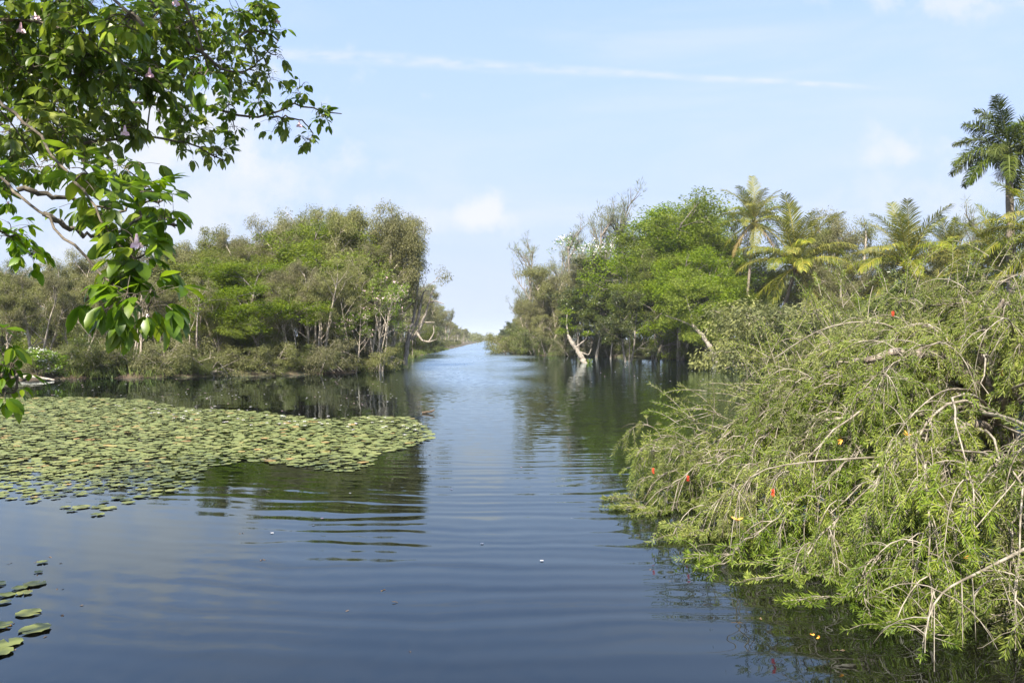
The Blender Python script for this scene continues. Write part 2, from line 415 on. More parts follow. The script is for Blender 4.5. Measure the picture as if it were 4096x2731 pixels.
def clump_leaves(g, rng, c, n, rx, rz, L, Wd, mode, shell=0.0):
    q = unit(rng.normal(size=(n, 3))) * (rng.uniform(shell, 1, (n, 1)) ** 0.45)
    P = c + q * NP([rx, rx, rz])
    nn = rng.normal(size=(n, 3))
    if mode == 'droop': D = unit(q * 0.5 + rng.normal(0, .55, (n, 3)) + NP([0, 0, -0.75])); nn = unit(nn + NP([0, 0, .2]))
    elif mode == 'flat': D = unit(q * NP([1, 1, .2]) + rng.normal(0, .5, (n, 3)) * NP([1, 1, .35])); nn = unit(nn * .45 + NP([0, 0, 1.0]))
    elif mode == 'soft': D = unit(q * NP([1, 1, .4]) + rng.normal(0, .6, (n, 3)) * NP([1, 1, .6]) + NP([0, 0, -.15])); nn = unit(nn * .8 + NP([0, 0, 1.0]))
    elif mode == 'up': D = unit(q * .6 + rng.normal(0, .4, (n, 3)) + NP([0, 0, .7]))
    else: D = unit(q * .6 + rng.normal(0, .8, (n, 3))); nn = unit(nn + NP([0, 0, .5]))
    g.leaves(P, D, nn, L * rng.uniform(.6, 1.3, n), Wd * rng.uniform(.6, 1.3, n))
    return P


def tree_variant(seed, H=10.0, stems=1, lean=0.06, spread=0.3, r=0.14, trunk=0.9, lo=0.35, nch=(10, 4, 3), ln=(.30, .45, .5), ang=(45, 40, 40),
                 trop=(.5, .3, .2), wig=.10, clump=(.65, .5, 60), leaf=(.2, .055), mode='droop', bark='pale_bark', foliage='olive', twigk=3,
                 taper_top=0.35, flowers=None, bare=0.0, root=0.0):
    rng = np.random.default_rng(seed)
    gt = G(); gc = G(); gf = G(); tips = []
    def rec(p, d, L, rad, lev):
        pts, de = limb(rng, p, d, L, 4 if lev > 1 else 5, wig, trop[min(lev, len(trop) - 1)])
        gt.tube(pts, np.linspace(rad, max(rad * .35, .008), len(pts)), 5 if lev < 2 else twigk)
        if lev >= len(nch):
            tips.append(pts[-1])
            if rng.random() < .5: tips.append(pts[len(pts) // 2])
            return
        for _ in range(nch[lev]):
            t = rng.uniform(.35, 1.0) * (len(pts) - 1); k = min(int(t), len(pts) - 2)
            q = pts[k] + (pts[k + 1] - pts[k]) * (t - k)
            rec(q, rot_about(pts[k + 1] - pts[k], R(ang[min(lev, len(ang) - 1)]) * rng.uniform(.6, 1.3), rng.uniform(0, 6.28)), L * ln[min(lev, len(ln) - 1)] * rng.uniform(.7, 1.25), rad * .55, lev + 1)
    for sidx in range(stems):
        az = rng.uniform(0, 6.28); d0 = unit([math.cos(az) * (lean + (spread if stems > 1 else 0)), math.sin(az) * (lean + (spread if stems > 1 else 0)), 1])
        hs = H * trunk * (1 if sidx == 0 else rng.uniform(.65, .95))
        rr0 = r * (1 if sidx == 0 else rng.uniform(.6, .9))
        pts, de = limb(rng, NP([math.cos(az), math.sin(az), 0]) * (.18 if stems > 1 else 0) + NP([0, 0, -.5]), d0, hs + .5, 9, wig * .5, .35)
        rad = np.linspace(rr0 * 1.25, rr0 * taper_top, len(pts)); rad[0] *= 1.25 + root
        gt.tube(pts, rad, 8)
        m = len(pts) - 1
        for _ in range(nch[0] if sidx == 0 else max(3, int(nch[0] * .7))):
            t = rng.uniform(lo, 1.0); k = min(int(t * m), m - 1); q = pts[k] + (pts[k + 1] - pts[k]) * (t * m - k)
            L = H * ln[0] * rng.uniform(.7, 1.2) * (1.15 - .45 * (t - lo) / max(1 - lo, .01))
            rec(q, rot_about(NP([0, 0, 1.]), R(ang[0]) * rng.uniform(.6, 1.3), rng.uniform(0, 6.28)), L, rr0 * .42, 1)
        rec(pts[-1], pts[-1] - pts[-2], H * (1 - trunk), rr0 * taper_top, max(1, len(nch) - 1))
    cents = []
    for q in tips:
        if rng.random() < bare: continue
        nl = int(clump[2] * rng.uniform(.5, 1.4)); s = rng.uniform(.65, 1.25)
        P = clump_leaves(gc, rng, q, nl, clump[0] * s, clump[1] * s, leaf[0], leaf[1], mode)
        cents.append(q)
        if flowers and rng.random() < flowers[1]:
            kf = rng.integers(3, 9)
            Pf = q + unit(rng.normal(size=(kf, 3))) * NP([clump[0], clump[0], clump[1]]) * s * rng.uniform(.6, 1.0, (kf, 1)) + NP([0, 0, .1])
            for _k in range(3):
                gf.leaves(Pf - .4 * flowers[2] * unit(rng.normal(size=(kf, 3))), unit(rng.normal(size=(kf, 3))), unit(rng.normal(size=(kf, 3))), flowers[2], flowers[2] * .8)
    if mode != 'bare':
        pass
    parts = [('trunk', gt.mesh('trunk', bark, True)), ('crown', gc.mesh('crown', foliage))]
    if flowers and gf.n: parts.append(('blossoms', gf.mesh('blossoms', flowers[0])))
    allz = np.concatenate([np.concatenate(gt.V), np.concatenate(gc.V)] if gc.n else gt.V)
    return dict(parts=parts, H=float(np.percentile(allz[:, 2], 99.7)), Wd=float(np.percentile(np.abs(allz[:, :2]), 97)))


VAR = {}
VAR['paperbark'] = [tree_variant(s, stems=st, lean=le, nch=(nb, 4, 3), lo=lo, ln=(.27, .5, .5), ang=(38, 40, 42), trop=(.6, .25, .0), clump=(.55, .48, 120), leaf=(.145, .042), foliage=fo, r=.16)
                    for s, st, le, nb, lo, fo in ((1, 1, .05, 13, .30, 'olive'), (2, 2, .08, 10, .34, 'olive'), (3, 1, .14, 12, .36, 'grey'), (4, 3, .06, 8, .28, 'olive'), (5, 1, .04, 15, .22, 'grey'), (6, 2, .10, 10, .4, 'olive'))]
VAR['feathery'] = [tree_variant(s, stems=st, spread=.35, nch=(11, 5, 3), lo=.33, trunk=.78, ln=(.40, .5, .5), ang=(58, 45, 42), trop=(.5, .0, -.1), clump=(.80, .40, 160), leaf=(.18, .066), mode='soft', bark='grey_bark', foliage='feather', r=.17)
                   for s, st in ((11, 1), (12, 2), (13, 2))]
VAR['dark'] = [tree_variant(s, stems=st, spread=.3, nch=(8, 4, 3), lo=.25, trunk=.8, ln=(.32, .5, .5), ang=(55, 45, 45), trop=(.3, .1, 0), clump=(.6, .35, 75), leaf=(.26, .12), mode='flat', bark='grey_bark', foliage='dark', r=.16)
               for s, st in ((21, 1), (22, 3))]
VAR['casuarina'] = [tree_variant(s, stems=1, lean=.05, nch=(15, 5), lo=.2, trunk=.93, ln=(.30, .45), ang=(32, 30), trop=(.7, .3), clump=(.28, .48, nl), leaf=(.40, .034), mode='up', bark='grey_bark', foliage='casuarina', r=.18, wig=.07, bare=ba)
                    for s, nl, ba in ((31, 30, .1), (32, 22, .15), (33, 44, .0))]
VAR['lime'] = [tree_variant(s, stems=st, spread=.28, nch=(6, 3, 3), lo=.35, trunk=.8, ln=(.3, .55, .5), ang=(45, 45, 40), trop=(.5, .3, .1), clump=(.48, .26, 26), leaf=(.22, .10), mode='flat', bark='pale_bark', foliage='lime', r=.10, flowers=fl)
               for s, st, fl in ((41, 3, ('pink_petal', .22, .11)), (42, 3, ('white_petal', .38, .11)), (43, 2, None))]
VAR['shrub'] = [tree_variant(s, H=3.0, stems=6, spread=sp, nch=(4, 3, 2), lo=.15, trunk=.75, ln=(.42, .55, .55), ang=(50, 45, 45), trop=(.2, -.2, -.5), clump=(.36, .30, 80), leaf=(.12, .036), mode=mo, bark=ba, foliage=fo, r=.045)
                for s, sp, mo, ba, fo in ((51, .55, 'droop', 'pale_bark', 'shrub'), (52, .8, 'droop', 'pale_bark', 'olive'), (53, .5, 'random', 'grey_bark', 'shrub'), (54, .6, 'flat', 'grey_bark', 'feather'), (55, .6, 'flat', 'grey_bark', 'dark'))]
VAR['pale_stems'] = [tree_variant(s, stems=st, lean=.07, spread=.2, nch=(5, 3, 2), lo=.62, ln=(.22, .5, .5), ang=(36, 40, 42), trop=(.6, .25, .0), clump=(.5, .4, 80), leaf=(.145, .042), foliage='olive', r=.12) for s, st in ((71, 3), (72, 2))]
VAR['white_shrub'] = [tree_variant(58, H=3.0, stems=6, spread=.6, nch=(4, 3, 2), lo=.15, trunk=.75, ln=(.42, .55, .55), ang=(50, 45, 45), clump=(.34, .24, 26), leaf=(.2, .09), mode='flat', bark='pale_bark', foliage='lime', r=.045, flowers=('white_petal', .35, .10))]
VAR['sparse'] = [tree_variant(61, stems=1, lean=.05, nch=(6, 3, 2), lo=.5, trunk=.8, ln=(.34, .5, .5), ang=(30, 35, 40), trop=(.6, .3, .1), clump=(.4, .2, 16), leaf=(.22, .08), mode='flat', bark='dead_wood', foliage='feather', r=.11)]

rnd = random.Random(5)
_cnt = {}


def put_tree(name, var, x, y, H, label, cat='tree', group=None, rz=None, lean=(0, 0), wide=1.0, z=None):
    s = H / var['H']
    e = empty(name, (x, y, gz(x, y) if z is None else z), rnd.uniform(0, 6.28) if rz is None else rz, (s * wide, s * wide, s), lean[0], lean[1])
    tag(e, label, cat, group)
    for pn, me in var['parts']: link(pn, me, e)
    return e


def T(kind, vi, X, d, top, label, name=None, cat='tree', group=None, **kw):
    """a tree whose stem stands under photo column X, d metres out, with its top at photo row top"""
    x = (X - 1176) / 1828 * d
    z0 = gz(x, d) if kw.get('z') is None else kw['z']
    H = CAMZ + (778 - top) / 1828 * d - z0
    return put_tree(name or kind + '_tree', VAR[kind][vi % len(VAR[kind])], x, d, H, label, cat, group, **kw)


ORD = 'first second third fourth fifth sixth seventh eighth ninth tenth eleventh twelfth thirteenth fourteenth fifteenth sixteenth seventeenth eighteenth nineteenth twentieth'.split()
PB = 'paperbark_tree'
# ---- the wooded bank across the pond, west of the canal
LG = 'paperbarks along the far pond shore'
front = [(20, 53.5, 640, 0), (88, 55, 625, 3), (175, 56, 640, 1), (250, 57, 650, 4), (320, 57.5, 640, 2), (395, 58, 650, 5), (455, 57.5, 660, 0), (505, 58.5, 700, 3),
         (610, 60, 690, 1), (655, 60.5, 610, 4), (705, 61, 600, 2), (735, 62, 640, 5), (790, 63, 620, 0), (838, 65, 610, 3), (872, 66.5, 690, 1)]
for k, (X, d, t, v) in enumerate(front):
    T('paperbark', v, X, d, t, f'{ORD[k]} waterside paperbark from the west end of the far pond shore', PB, 'tree', LG, wide=.95)
crest = [(35, 66, 598, 1, 'olive paperbark crown seen just beyond the hanging trumpet leaves'), (120, 64, 596, 0, 'round-topped olive paperbark behind the white-flowered shrub'),
         (185, 70, 578, 4, 'paperbark behind the dipping trumpet branch, its top poking above the low crowns'),
         (290, 66, 572, 2, 'grey paperbark half hidden by the lowest trumpet leaf sprays'), (345, 70, 556, 3, 'multi-stemmed paperbark rising behind the trumpet leaf tips'),
         (425, 68, 552, 5, 'twin-stemmed paperbark standing just clear of the trumpet leaf tips'), (497, 70, 522, 0, 'slim dome-topped paperbark, the tallest west of the bright feathery trees'),
         (545, 67, 540, 2, 'small-crowned grey paperbark beside the slim dome-topped one'), (615, 71, 506, 4, 'narrow paperbark spike standing above the two bright feathery crowns'),
         (655, 69, 540, 0, 'olive paperbark between the bright feathery crowns'), (705, 72, 552, 1, 'twin paperbark in front of the bright feathery crown'),
         (772, 70, 486, 4, 'tall paperbark with cream blossom, second tallest on the canal point'), (822, 72, 492, 0, 'tall paperbark close on the west side of the tallest one'),
         (862, 70, 466, 3, 'tallest broad-headed paperbark on the canal point'), (886, 74, 492, 5, 'dark-sided paperbark at the canal edge of the point'), (902, 84, 570, 2, 'lower paperbark at the very tip of the point behind the snag')]
for X, d, t, v, lb in crest: T('paperbark', v, X, d, t, lb, PB, group='tall paperbarks of the western wood', wide=.92 if X > 780 else .9)
for k, (X, d, t, v, w, lb) in enumerate([(548, 60.5, 600, 0, 1.5, 'bright feathery green tree sweeping down in front of the western wood'), (590, 66, 555, 1, 1.4, 'bright feathery tree behind the sweeping one'),
                                       (690, 73, 516, 2, 1.3, 'tall feathery green crown topping the western wood'), (748, 74, 524, 0, 1.2, 'feathery green crown just west of the tallest paperbarks'),
                                       (480, 59, 665, 1, 1.3, 'low feathery tree under the dome-topped paperbark')]):
    T('feathery', v, X, d, t, lb, 'feathery_tree', group='bright feathery trees', wide=w)
for X, d, t, v, lb in [(872, 63.5, 625, 0, 'lime-leaved tree dotted with pink blossom on the canal point'), (815, 62, 700, 0, 'smaller pink-blossomed tree beside the lime one on the point'),
                       (615, 58.8, 690, 2, 'lime-leaved tree without blossom in the middle of the far shore'), (385, 55.8, 760, 2, 'low yellow-green tree at the far pond edge'), (948, 110, 690, 2, 'thin lime-leaved tree beside the dead snag')]:
    T('lime', v, X, d, t, lb, 'blossom_tree' if v < 2 else 'lime_tree')
for X, d, t, v, lb in [(800, 62.2, 640, 0, 'clump of bare pale stems at the water on the canal point, westernmost'), (845, 63.5, 600, 1, 'pair of bare pale stems beside the pink-blossomed tree'), (868, 64.5, 580, 0, 'clump of bare pale stems right behind the lime-leaved tree'),
                       (882, 66.5, 690, 1, 'pair of pale stems at the very edge of the canal point'), (735, 61.4, 600, 1, 'pair of pale stems standing clear of the bushes mid-shore'), (680, 60.3, 640, 0, 'clump of pale stems above the fallen dead branches'),
                       (610, 59.2, 680, 1, 'pair of pale stems beside the plain lime tree'), (450, 56.5, 640, 1, 'pair of pale stems by the yellow-green tree'), (300, 55.5, 640, 0, 'clump of pale stems below the trumpet leaf tips')]:
    T('pale_stems', v, X, d, t, lb, PB, group='bare-stemmed paperbarks at the far shore')
BG = 'paperbarks deep in the western wood'
for k in range(40):
    X = -60 + k * 24 + rnd.uniform(-12, 12); d = rnd.uniform(68, 92)
    if X > 860: continue
    t = np.interp(X, [0, 300, 500, 620, 780, 900, 960], [620, 600, 570, 545, 560, 540, 640]) + rnd.uniform(0, 25)
    T('paperbark', k, X, d, t, 'slender paperbark stem deep inside the western wood, mostly hidden by the trees before it', PB, group=BG)
# shrubs at the far pond edge
T('white_shrub', 0, 128, 52.3, 800, 'white-flowered pale shrub leaning over the far pond edge', 'flowering_shrub', 'shrub', wide=1.3)
SG = 'bushes along the far pond edge'
sx = [-15, 30, 75, 185, 220, 258, 300, 345, 390, 430, 470, 515, 560, 600, 640, 685, 725, 765, 805, 850, 885, 908][:20]
for k, X in enumerate(sx):
    dd = np.interp(X, [0, 130, 450, 750, 900, 930], [51.5, 53, 55.2, 60, 65.5, 68])
    h = rnd.uniform(1.1, 2.7); top = 778 - (h + .2 - CAMZ) / dd * 1828
    T('shrub', [0, 2, 1, 0, 4, 3, 0, 1, 3, 0, 2, 1, 2, 1, 0, 2, 1, 0, 1, 1][k], X, dd - .15, top, f'{ORD[k]} bush from the west along the far pond edge, drooping over the water', 'waterside_bush', 'bush', SG, wide=1.25)
for k in range(24):
    X = -30 + k * 39 + rnd.uniform(-15, 15); dd = np.interp(X, [0, 450, 750, 900], [54, 57.5, 62.5, 69])
    h = rnd.uniform(3.0, 4.6); T('shrub', rnd.randrange(5), X, dd + rnd.uniform(6, 14), 778 - (h - CAMZ) / (dd + 10) * 1828, 'understorey bush between the paperbark stems behind the far pond edge', 'understorey_bush', 'bush', 'understorey bushes of the western wood', wide=1.2)
T('shrub', 4, 975, 150, 748, 'dark glossy green bush on the canal edge beyond the snag', 'canal_bush', 'bush', wide=1.2)
T('shrub', 3, 950, 138, 735, 'bright green bush at the foot of the dead snag', 'canal_bush', 'bush', wide=1.0)

# ---- the canal's western bank, receding
k = 0; d = 88.0
while d < 560:
    for row in range(2):
        x = -12.2 - .0226 * d - (5.2 if d < 130 else 4.2) - row * 5 - rnd.uniform(0, 1.5) - (0.8 if d < 120 else 0)
        h = (rnd.uniform(8.5, 11.5) + row * 1.4) * (1.55 if d < 200 else 1.35 if d < 300 else 1.1) - min(2.5, max(0, (d - 120) / 120))
        kind = ['casuarina', 'paperbark', 'casuarina', 'paperbark', 'shrub'][(k + row) % 5]
        vi = 2 if kind == 'casuarina' and k % 3 else k
        if kind == 'shrub': kind = 'paperbark'; h *= .75
        if row == 0 and k < 20: lb = f'{ORD[k]} tree up the western canal bank beyond the dark glossy bush'
        elif row == 0: lb = 'small far-off tree near the hazy end of the western canal bank'
        else: lb = 'tree in the second rank of the western canal bank, behind the waterside trees'
        put_tree(PB if kind == 'paperbark' else 'casuarina_tree', VAR[kind][vi % len(VAR[kind])], x, d + row * 3, h, lb, 'tree', 'trees along the western canal bank' if row == 0 else 'second rank of the western canal bank', wide=1.1)
    if d < 330:
        put_tree('canal_bush', VAR['shrub'][k % 3], -11.7 - .0226 * d - 2.6, d + 3, rnd.uniform(1.2, 2.2), (f'{ORD[k]} low bush up the western canal bank' if k < 20 else 'low bush far up the western canal bank'), 'bush', 'bushes along the western canal bank', wide=1.3)
    k += 1; d *= 1.062 if d < 200 else 1.075; d += 1.2

# ---- the eastern canal bank and the bank with the palms
k = 0; d = 128.0
while d < 560:
    for row in range(2):
        x = 2.7 - .0226 * d + 3.4 + row * 5 + rnd.uniform(0, 1.5)
        h = rnd.uniform(6.5, 9.5) + row * 2.0
        kind = ['paperbark', 'paperbark', 'casuarina', 'dark'][(k + row) % 4]
        if row == 0 and k < 20: lb = f'{ORD[k]} tree up the eastern canal bank from its corner'
        elif row == 0: lb = 'small far-off tree near the hazy end of the eastern canal bank'
        else: lb = 'tree in the second rank of the eastern canal bank, behind the waterside trees'
        put_tree({'paperbark': PB, 'casuarina': 'casuarina_tree', 'dark': 'broadleaf_tree'}[kind], VAR[kind][2 if kind == 'casuarina' else k % len(VAR[kind])], x, d + row * 4, h, lb, 'tree', 'trees along the eastern canal bank' if row == 0 else 'second rank of the eastern canal bank', wide=1.1)
    if d < 330:
        put_tree('canal_bush', VAR['shrub'][k % 3], 2.9 - .0226 * d + 1.2, d + 3, rnd.uniform(2.0, 3.4), (f'{ORD[k]} low bush up the eastern canal bank' if k < 20 else 'low bush far up the eastern canal bank'), 'bush', 'bushes along the eastern canal bank', wide=1.35)
    k += 1; d *= 1.05; d += 2.0

for X, d, t, v, lb in [(1368, 126, 455, 1, 'sparse casuarina standing close beside the tallest see-through one'), (1402, 130, 432, 0, 'tallest sparse see-through casuarina standing above the eastern bank'), (1214, 152, 530, 1, 'sparse casuarina above the canal corner'), (1196, 166, 620, 0, 'small sparse casuarina closest to the canal mouth'),
                       (1305, 155, 500, 1, 'thin bare-looking casuarina between the two bigger sparse ones'), (1282, 158, 545, 0, 'faint short casuarina next to the thin bare-looking one'),
                       (2268, 92, 455, 1, 'wispy casuarina beside the royal palm trunk'), (2190, 100, 490, 0, 'wispy casuarina top behind the dark coconut palm'), (2150, 104, 500, 1, 'wispy casuarina top beside the large yellow coconut palm')]:
    T('casuarina', v, X, d, t, lb, 'casuarina_tree', group='sparse casuarinas', wide=1.0 if X != 1390 else 1.15)
for X, d, t, v, w, lb in [(1250, 134, 640, 0, 1.0, 'olive paperbark on the eastern canal corner'), (1280, 131, 608, 3, 1.1, 'round olive paperbark just inside the eastern canal corner'), (1228, 129, 690, 5, 1.0, 'low paperbark at the water on the eastern canal corner'),
                          (1300, 130, 600, 1, 1.0, 'twin-stemmed olive paperbark west of the dark broadleaf trees'), (1345, 128, 580, 0, 1.0, 'brownish paperbark behind the dark broadleaf trees'),
                          (1255, 125, 705, 1, 1.0, 'leaning pale-stemmed paperbark at the eastern shore'), (1295, 122, 715, 3, 1.0, 'many-stemmed low paperbark on the eastern shore'),
                          (1330, 120, 690, 2, .9, 'grey paperbark beside the leaning stump'), (1895, 96, 488, 0, 1.05, 'round olive paperbark between the two palm groups'), (1945, 92, 505, 3, 1.0, 'paperbark with ragged top between the two palm groups'),
                          (1870, 88, 600, 4, 1.0, 'lower olive paperbark under the bending coconut palm'), (1990, 84, 600, 1, 1.1, 'olive paperbark in front of the yellow coconut palm'), (1925, 80, 640, 3, 1.1, 'low olive paperbark behind the bottlebrush'),
                          (2050, 76, 655, 0, 1.2, 'low paperbark under the yellow coconut palm'), (2180, 70, 640, 3, 1.2, 'low paperbark between the yellow coconut palms'), (1760, 104, 620, 2, 1.0, 'grey paperbark behind the bending coconut palm'), (1700, 108, 640, 0, 1.0, 'paperbark behind the tall coconut palm')]:
    T('paperbark', v, X, d, t, lb, PB, group='paperbarks of the eastern bank', wide=w)
for X, d, t, v, w, lb in [(1560, 104, 456, 0, 1.2, 'largest feathery green tree on the eastern bank'), (1600, 109, 458, 1, 1.1, 'feathery tree behind the largest one'), (1612, 106, 482, 2, 1.1, 'feathery tree beside the tall coconut palm'),
                          (1492, 100, 595, 1, .8, 'lower feathery tree leaning towards the canal'), (1560, 97, 580, 2, 1.15, 'feathery tree low in front of the largest one'), (1548, 110, 480, 2, .85, 'feathery tree on the canal side of the largest one'), (1535, 103, 545, 1, .9, 'feathery tree leaning out before the largest one'), (1640, 99, 585, 0, 1.0, 'feathery tree beside the white forked stem')]:
    T('feathery', v, X, d, t, lb, 'feathery_tree', group='bright feathery trees of the eastern bank', wide=w)
for X, d, t, v, w, lb in [(1365, 112, 640, 0, 1.1, 'dark green broadleaf tree behind the leaning stump'), (1400, 104, 690, 0, .9, 'low dark broadleaf tree beside the flooded stems'), (1600, 112, 640, 1, 1.0, 'dark broadleaf tree shaded under the feathery trees'), (1330, 117, 650, 0, 1.0, 'dark broadleaf tree nearest the canal corner')]:
    T('dark', v, X, d, t, lb, 'broadleaf_tree', group='dark broadleaf trees', wide=w)
T('dark', 1, 1443, 91, 668, 'dark tree of several pale stems standing in the water', 'flooded_tree', z=-.4, wide=.9)
T('lime', 1, 1405, 120, 545, 'white-blossomed lime tree beside the sparse casuarina', 'blossom_tree', wide=.9)
T('sparse', 0, 1652, 92, 575, 'slim white-stemmed forked tree with thin foliage by the leaning trunk', 'forked_tree', wide=1.0)
for k in range(22):
    X = 1320 + k * 46 + rnd.uniform(-15, 15); d = rnd.uniform(116, 135) if X < 1700 else rnd.uniform(96, 120)
    T(['paperbark', 'dark', 'paperbark', 'dark'][k % 4], k, X, d, np.interp(X, [1300, 1500, 1700, 1900, 2300], [610, 560, 600, 620, 600]) + rnd.uniform(0, 50), 'tree deep inside the eastern wood, mostly hidden by those in front', 'woodland_tree', group='trees deep in the eastern wood')
EG = 'bushes along the eastern shore'
for k in range(16):
    X = 1185 + k * 44 + rnd.uniform(-10, 10)
    dd = np.interp(X, [1180, 1260, 1300, 1400, 1500, 1600, 1640, 1720, 1850], [131, 124.5, 121, 114, 111.5, 100, 93, 96, 96])
    h = rnd.uniform(2.6, 5.0)
    T('shrub', [1, 0, 2, 0, 4, 2, 3, 4, 4, 3, 4, 3, 0, 4, 2, 1][k], X, dd + .6, 778 - (h - CAMZ) / dd * 1828, f'{ORD[k]} bush from the canal corner along the eastern shore', 'waterside_bush', 'bush', EG, wide=1.3)
for k in range(9):
    X = 1880 + k * 58; dd = 62 + rnd.uniform(0, 8)
    T('shrub', k % 5, X, dd, 700 - rnd.uniform(0, 30), 'green thicket bush between the bottlebrush and the palms', 'thicket_bush', 'bush', 'thicket bushes before the palms', wide=1.5)
T('dark', 0, 2110, 44, 628, 'bright broadleaf tree peeping over the bottlebrush below the yellow palms', 'broadleaf_tree', wide=1.1)


# leaning trunks, snags and stumps that stand by themselves
def custom_tree(name, label, base, stems, mat, cat, tufts=(), foliage='feather', tuft=(0.75, 0.36, 150, .24, .09, 'soft'), seed=1, k=7, group=None):
    """stems: [(points in world, r0, r1)]; the first is the trunk, the rest each a branch of their own"""
    rng = np.random.default_rng(seed)
    e = tag(empty(name, base), label, cat, group); b = NP(base, float)
    for i, (pts, r0, r1) in enumerate(stems):
        P = smooth_curve(NP(pts, float) - b, max(8, len(pts) * 6)); P[1:-1] += rng.normal(0, r0 * .07, (len(P) - 2, 3))
        g = G(); g.tube(P, np.linspace(r0, r1, len(P)) * (1 + .12 * rng.normal(size=len(P))), k); link('trunk' if i == 0 else 'branch', g.mesh(name, mat, True), e)
    if len(tufts):
        g = G()
        for q in tufts: clump_leaves(g, rng, NP(q[:3]) - b, int(tuft[2] * q[3]), tuft[0] * q[3], tuft[1] * q[3], tuft[3], tuft[4], tuft[5])
        link('crown', g.mesh('crown', foliage), e)
    return e


d = 87.0   # the thick leaning trunk
b = at(1646, 834, d); b[2] = -.3
fork = at(1592, 748, 88)
tufts = []
rng = np.random.default_rng(77)
for X, Y in [(1560, 690), (1600, 680), (1640, 700), (1540, 735), (1580, 730), (1625, 745), (1660, 730), (1570, 770), (1610, 780), (1645, 770), (1530, 700), (1600, 640), (1560, 650), (1640, 660), (1670, 690)]:
    for _ in range(4):
        q = at(X + rng.normal(0, 12), Y + rng.normal(0, 8), 88 + rng.normal(0, 2)); tufts.append((*q, rng.uniform(1.0, 1.7)))
custom_tree('leaning_tree', 'thick pale mottled trunk leaning from the water under bright feathery foliage', b,
            [([b, at(1636, 805, d), at(1615, 772, 87.5), fork], .32, .18), ([fork, at(1585, 715, 88.5), at(1575, 680, 89)], .16, .04), ([fork, at(1560, 735, 88), at(1530, 725, 87)], .12, .04), ([at(1615, 772, 87.5), at(1630, 745, 88.5), at(1650, 715, 90)], .10, .03)],
            'dead_wood', 'tree', tufts, 'feather', seed=3)
d = 86.0
b = at(1346, 836, d); b[2] = -.3
custom_tree('leaning_stump', 'broken pale trunk leaning out of the water with small leaf tufts', b,
            [([b, at(1330, 810, d), at(1312, 785, d), at(1304, 768, d)], .34, .16), ([at(1306, 778, d), at(1301, 740, d + .5), at(1303, 715, d + 1)], .1, .04), ([at(1318, 800, d), at(1345, 780, d - .5), at(1352, 760, d - 1)], .1, .03), ([at(1328, 806, d), at(1352, 815, d), at(1358, 800, d)], .08, .03)],
            'dead_wood', 'stump', [(*at(1300, 735, d), 1.0), (*at(1288, 760, d), 1.0), (*at(1305, 715, d), .9), (*at(1350, 765, d - 1), .8), (*at(1352, 828, d), .6), (*at(1315, 752, d), .8)], 'feather', seed=4)
d = 74.0   # the snag on the point
b = at(930, 812, d); b[2] = .2
nodes = dict(f=at(938, 775, d), a=at(952, 745, d), c=at(966, 700, d + 1), e=at(972, 655, d + 1))
custom_tree('dead_snag', 'bare white dead tree leaning over the canal point', b,
            [([b, nodes['f'], at(948, 745, d), at(955, 700, d), at(962, 640, d)], .25, .07), ([nodes['f'], at(960, 735, d), at(968, 690, d + .5), at(975, 665, d), at(985, 668, d)], .2, .04),
             ([at(945, 778, d), at(962, 760, d - .5), at(978, 720, d - .5), at(988, 685, d - .5), at(996, 662, d - .5)], .2, .04), ([at(986, 695, d - .5), at(998, 690, d - 1), at(1020, 698, d - 1)], .09, .03),
             ([at(958, 765, d - .5), at(970, 782, d - .8), at(985, 785, d - 1), at(997, 765, d - 1), at(996, 748, d - 1)], .12, .04), ([at(985, 785, d - 1), at(995, 782, d - 1.2), at(1004, 778, d - 1.4)], .06, .02),
             ([at(975, 740, d - .5), at(998, 740, d - 1)], .08, .03), ([at(942, 765, d), at(925, 758, d), at(918, 765, d)], .07, .03), ([at(950, 735, d), at(935, 725, d), at(925, 735, d)], .06, .02), ([at(958, 690, d), at(968, 680, d), at(972, 672, d)], .05, .02)],
            'dead_wood', 'dead tree', seed=5)
dead = [(583, 826, 57.5, 'fan of bleached dead branches fallen in the far pond edge'), (730, 845, 59.8, 'dead branch sprawled under the bushes near the canal point'), (905, 842, 66, 'thin dead branches trailing in the water off the canal point'),
        (1700, 828, 90, 'bleached log lying on the muddy shore by the leaning trunk'), (480, 858, 55.8, 'thin bleached branches sticking up from the middle of the far pond edge'), (650, 848, 58.6, 'tangle of grey dead branches at the pond edge below the pale stems'), (830, 846, 63.2, 'arching dead branches over the water under the pink-blossomed tree'), (30, 868, 50.5, 'pale log at the pond edge below the hanging leaves')]
for k, (X, Y, d, lb) in enumerate(dead):
    rng = np.random.default_rng(200 + k); b = at(X, Y, d); b[2] = .12
    st = []
    for j in range(8 if k in (0, 1, 2, 4, 5, 6) else 3):
        az = rng.uniform(-.5, 3.6); L = rng.uniform(1.2, 2.8); h = rng.uniform(.1, 1.0) if k in (0, 1, 2, 4, 5, 6) else rng.uniform(0, .15)
        if k in (3, 7) and j == 0: az = 0.1; L = 3.2
        o = NP([math.cos(az), .5 * math.sin(az) - .35, 0])
        st.append(([b, b + o * L * .5 + NP([0, 0, h]), b + o * L + NP([0, 0, h * .2 - .1])], .14 if k in (3, 7) else .06, .06 if k in (3, 7) else .012))
    custom_tree('fallen_branch', lb, b, st, 'dead_wood', 'dead wood', seed=k, k=5)


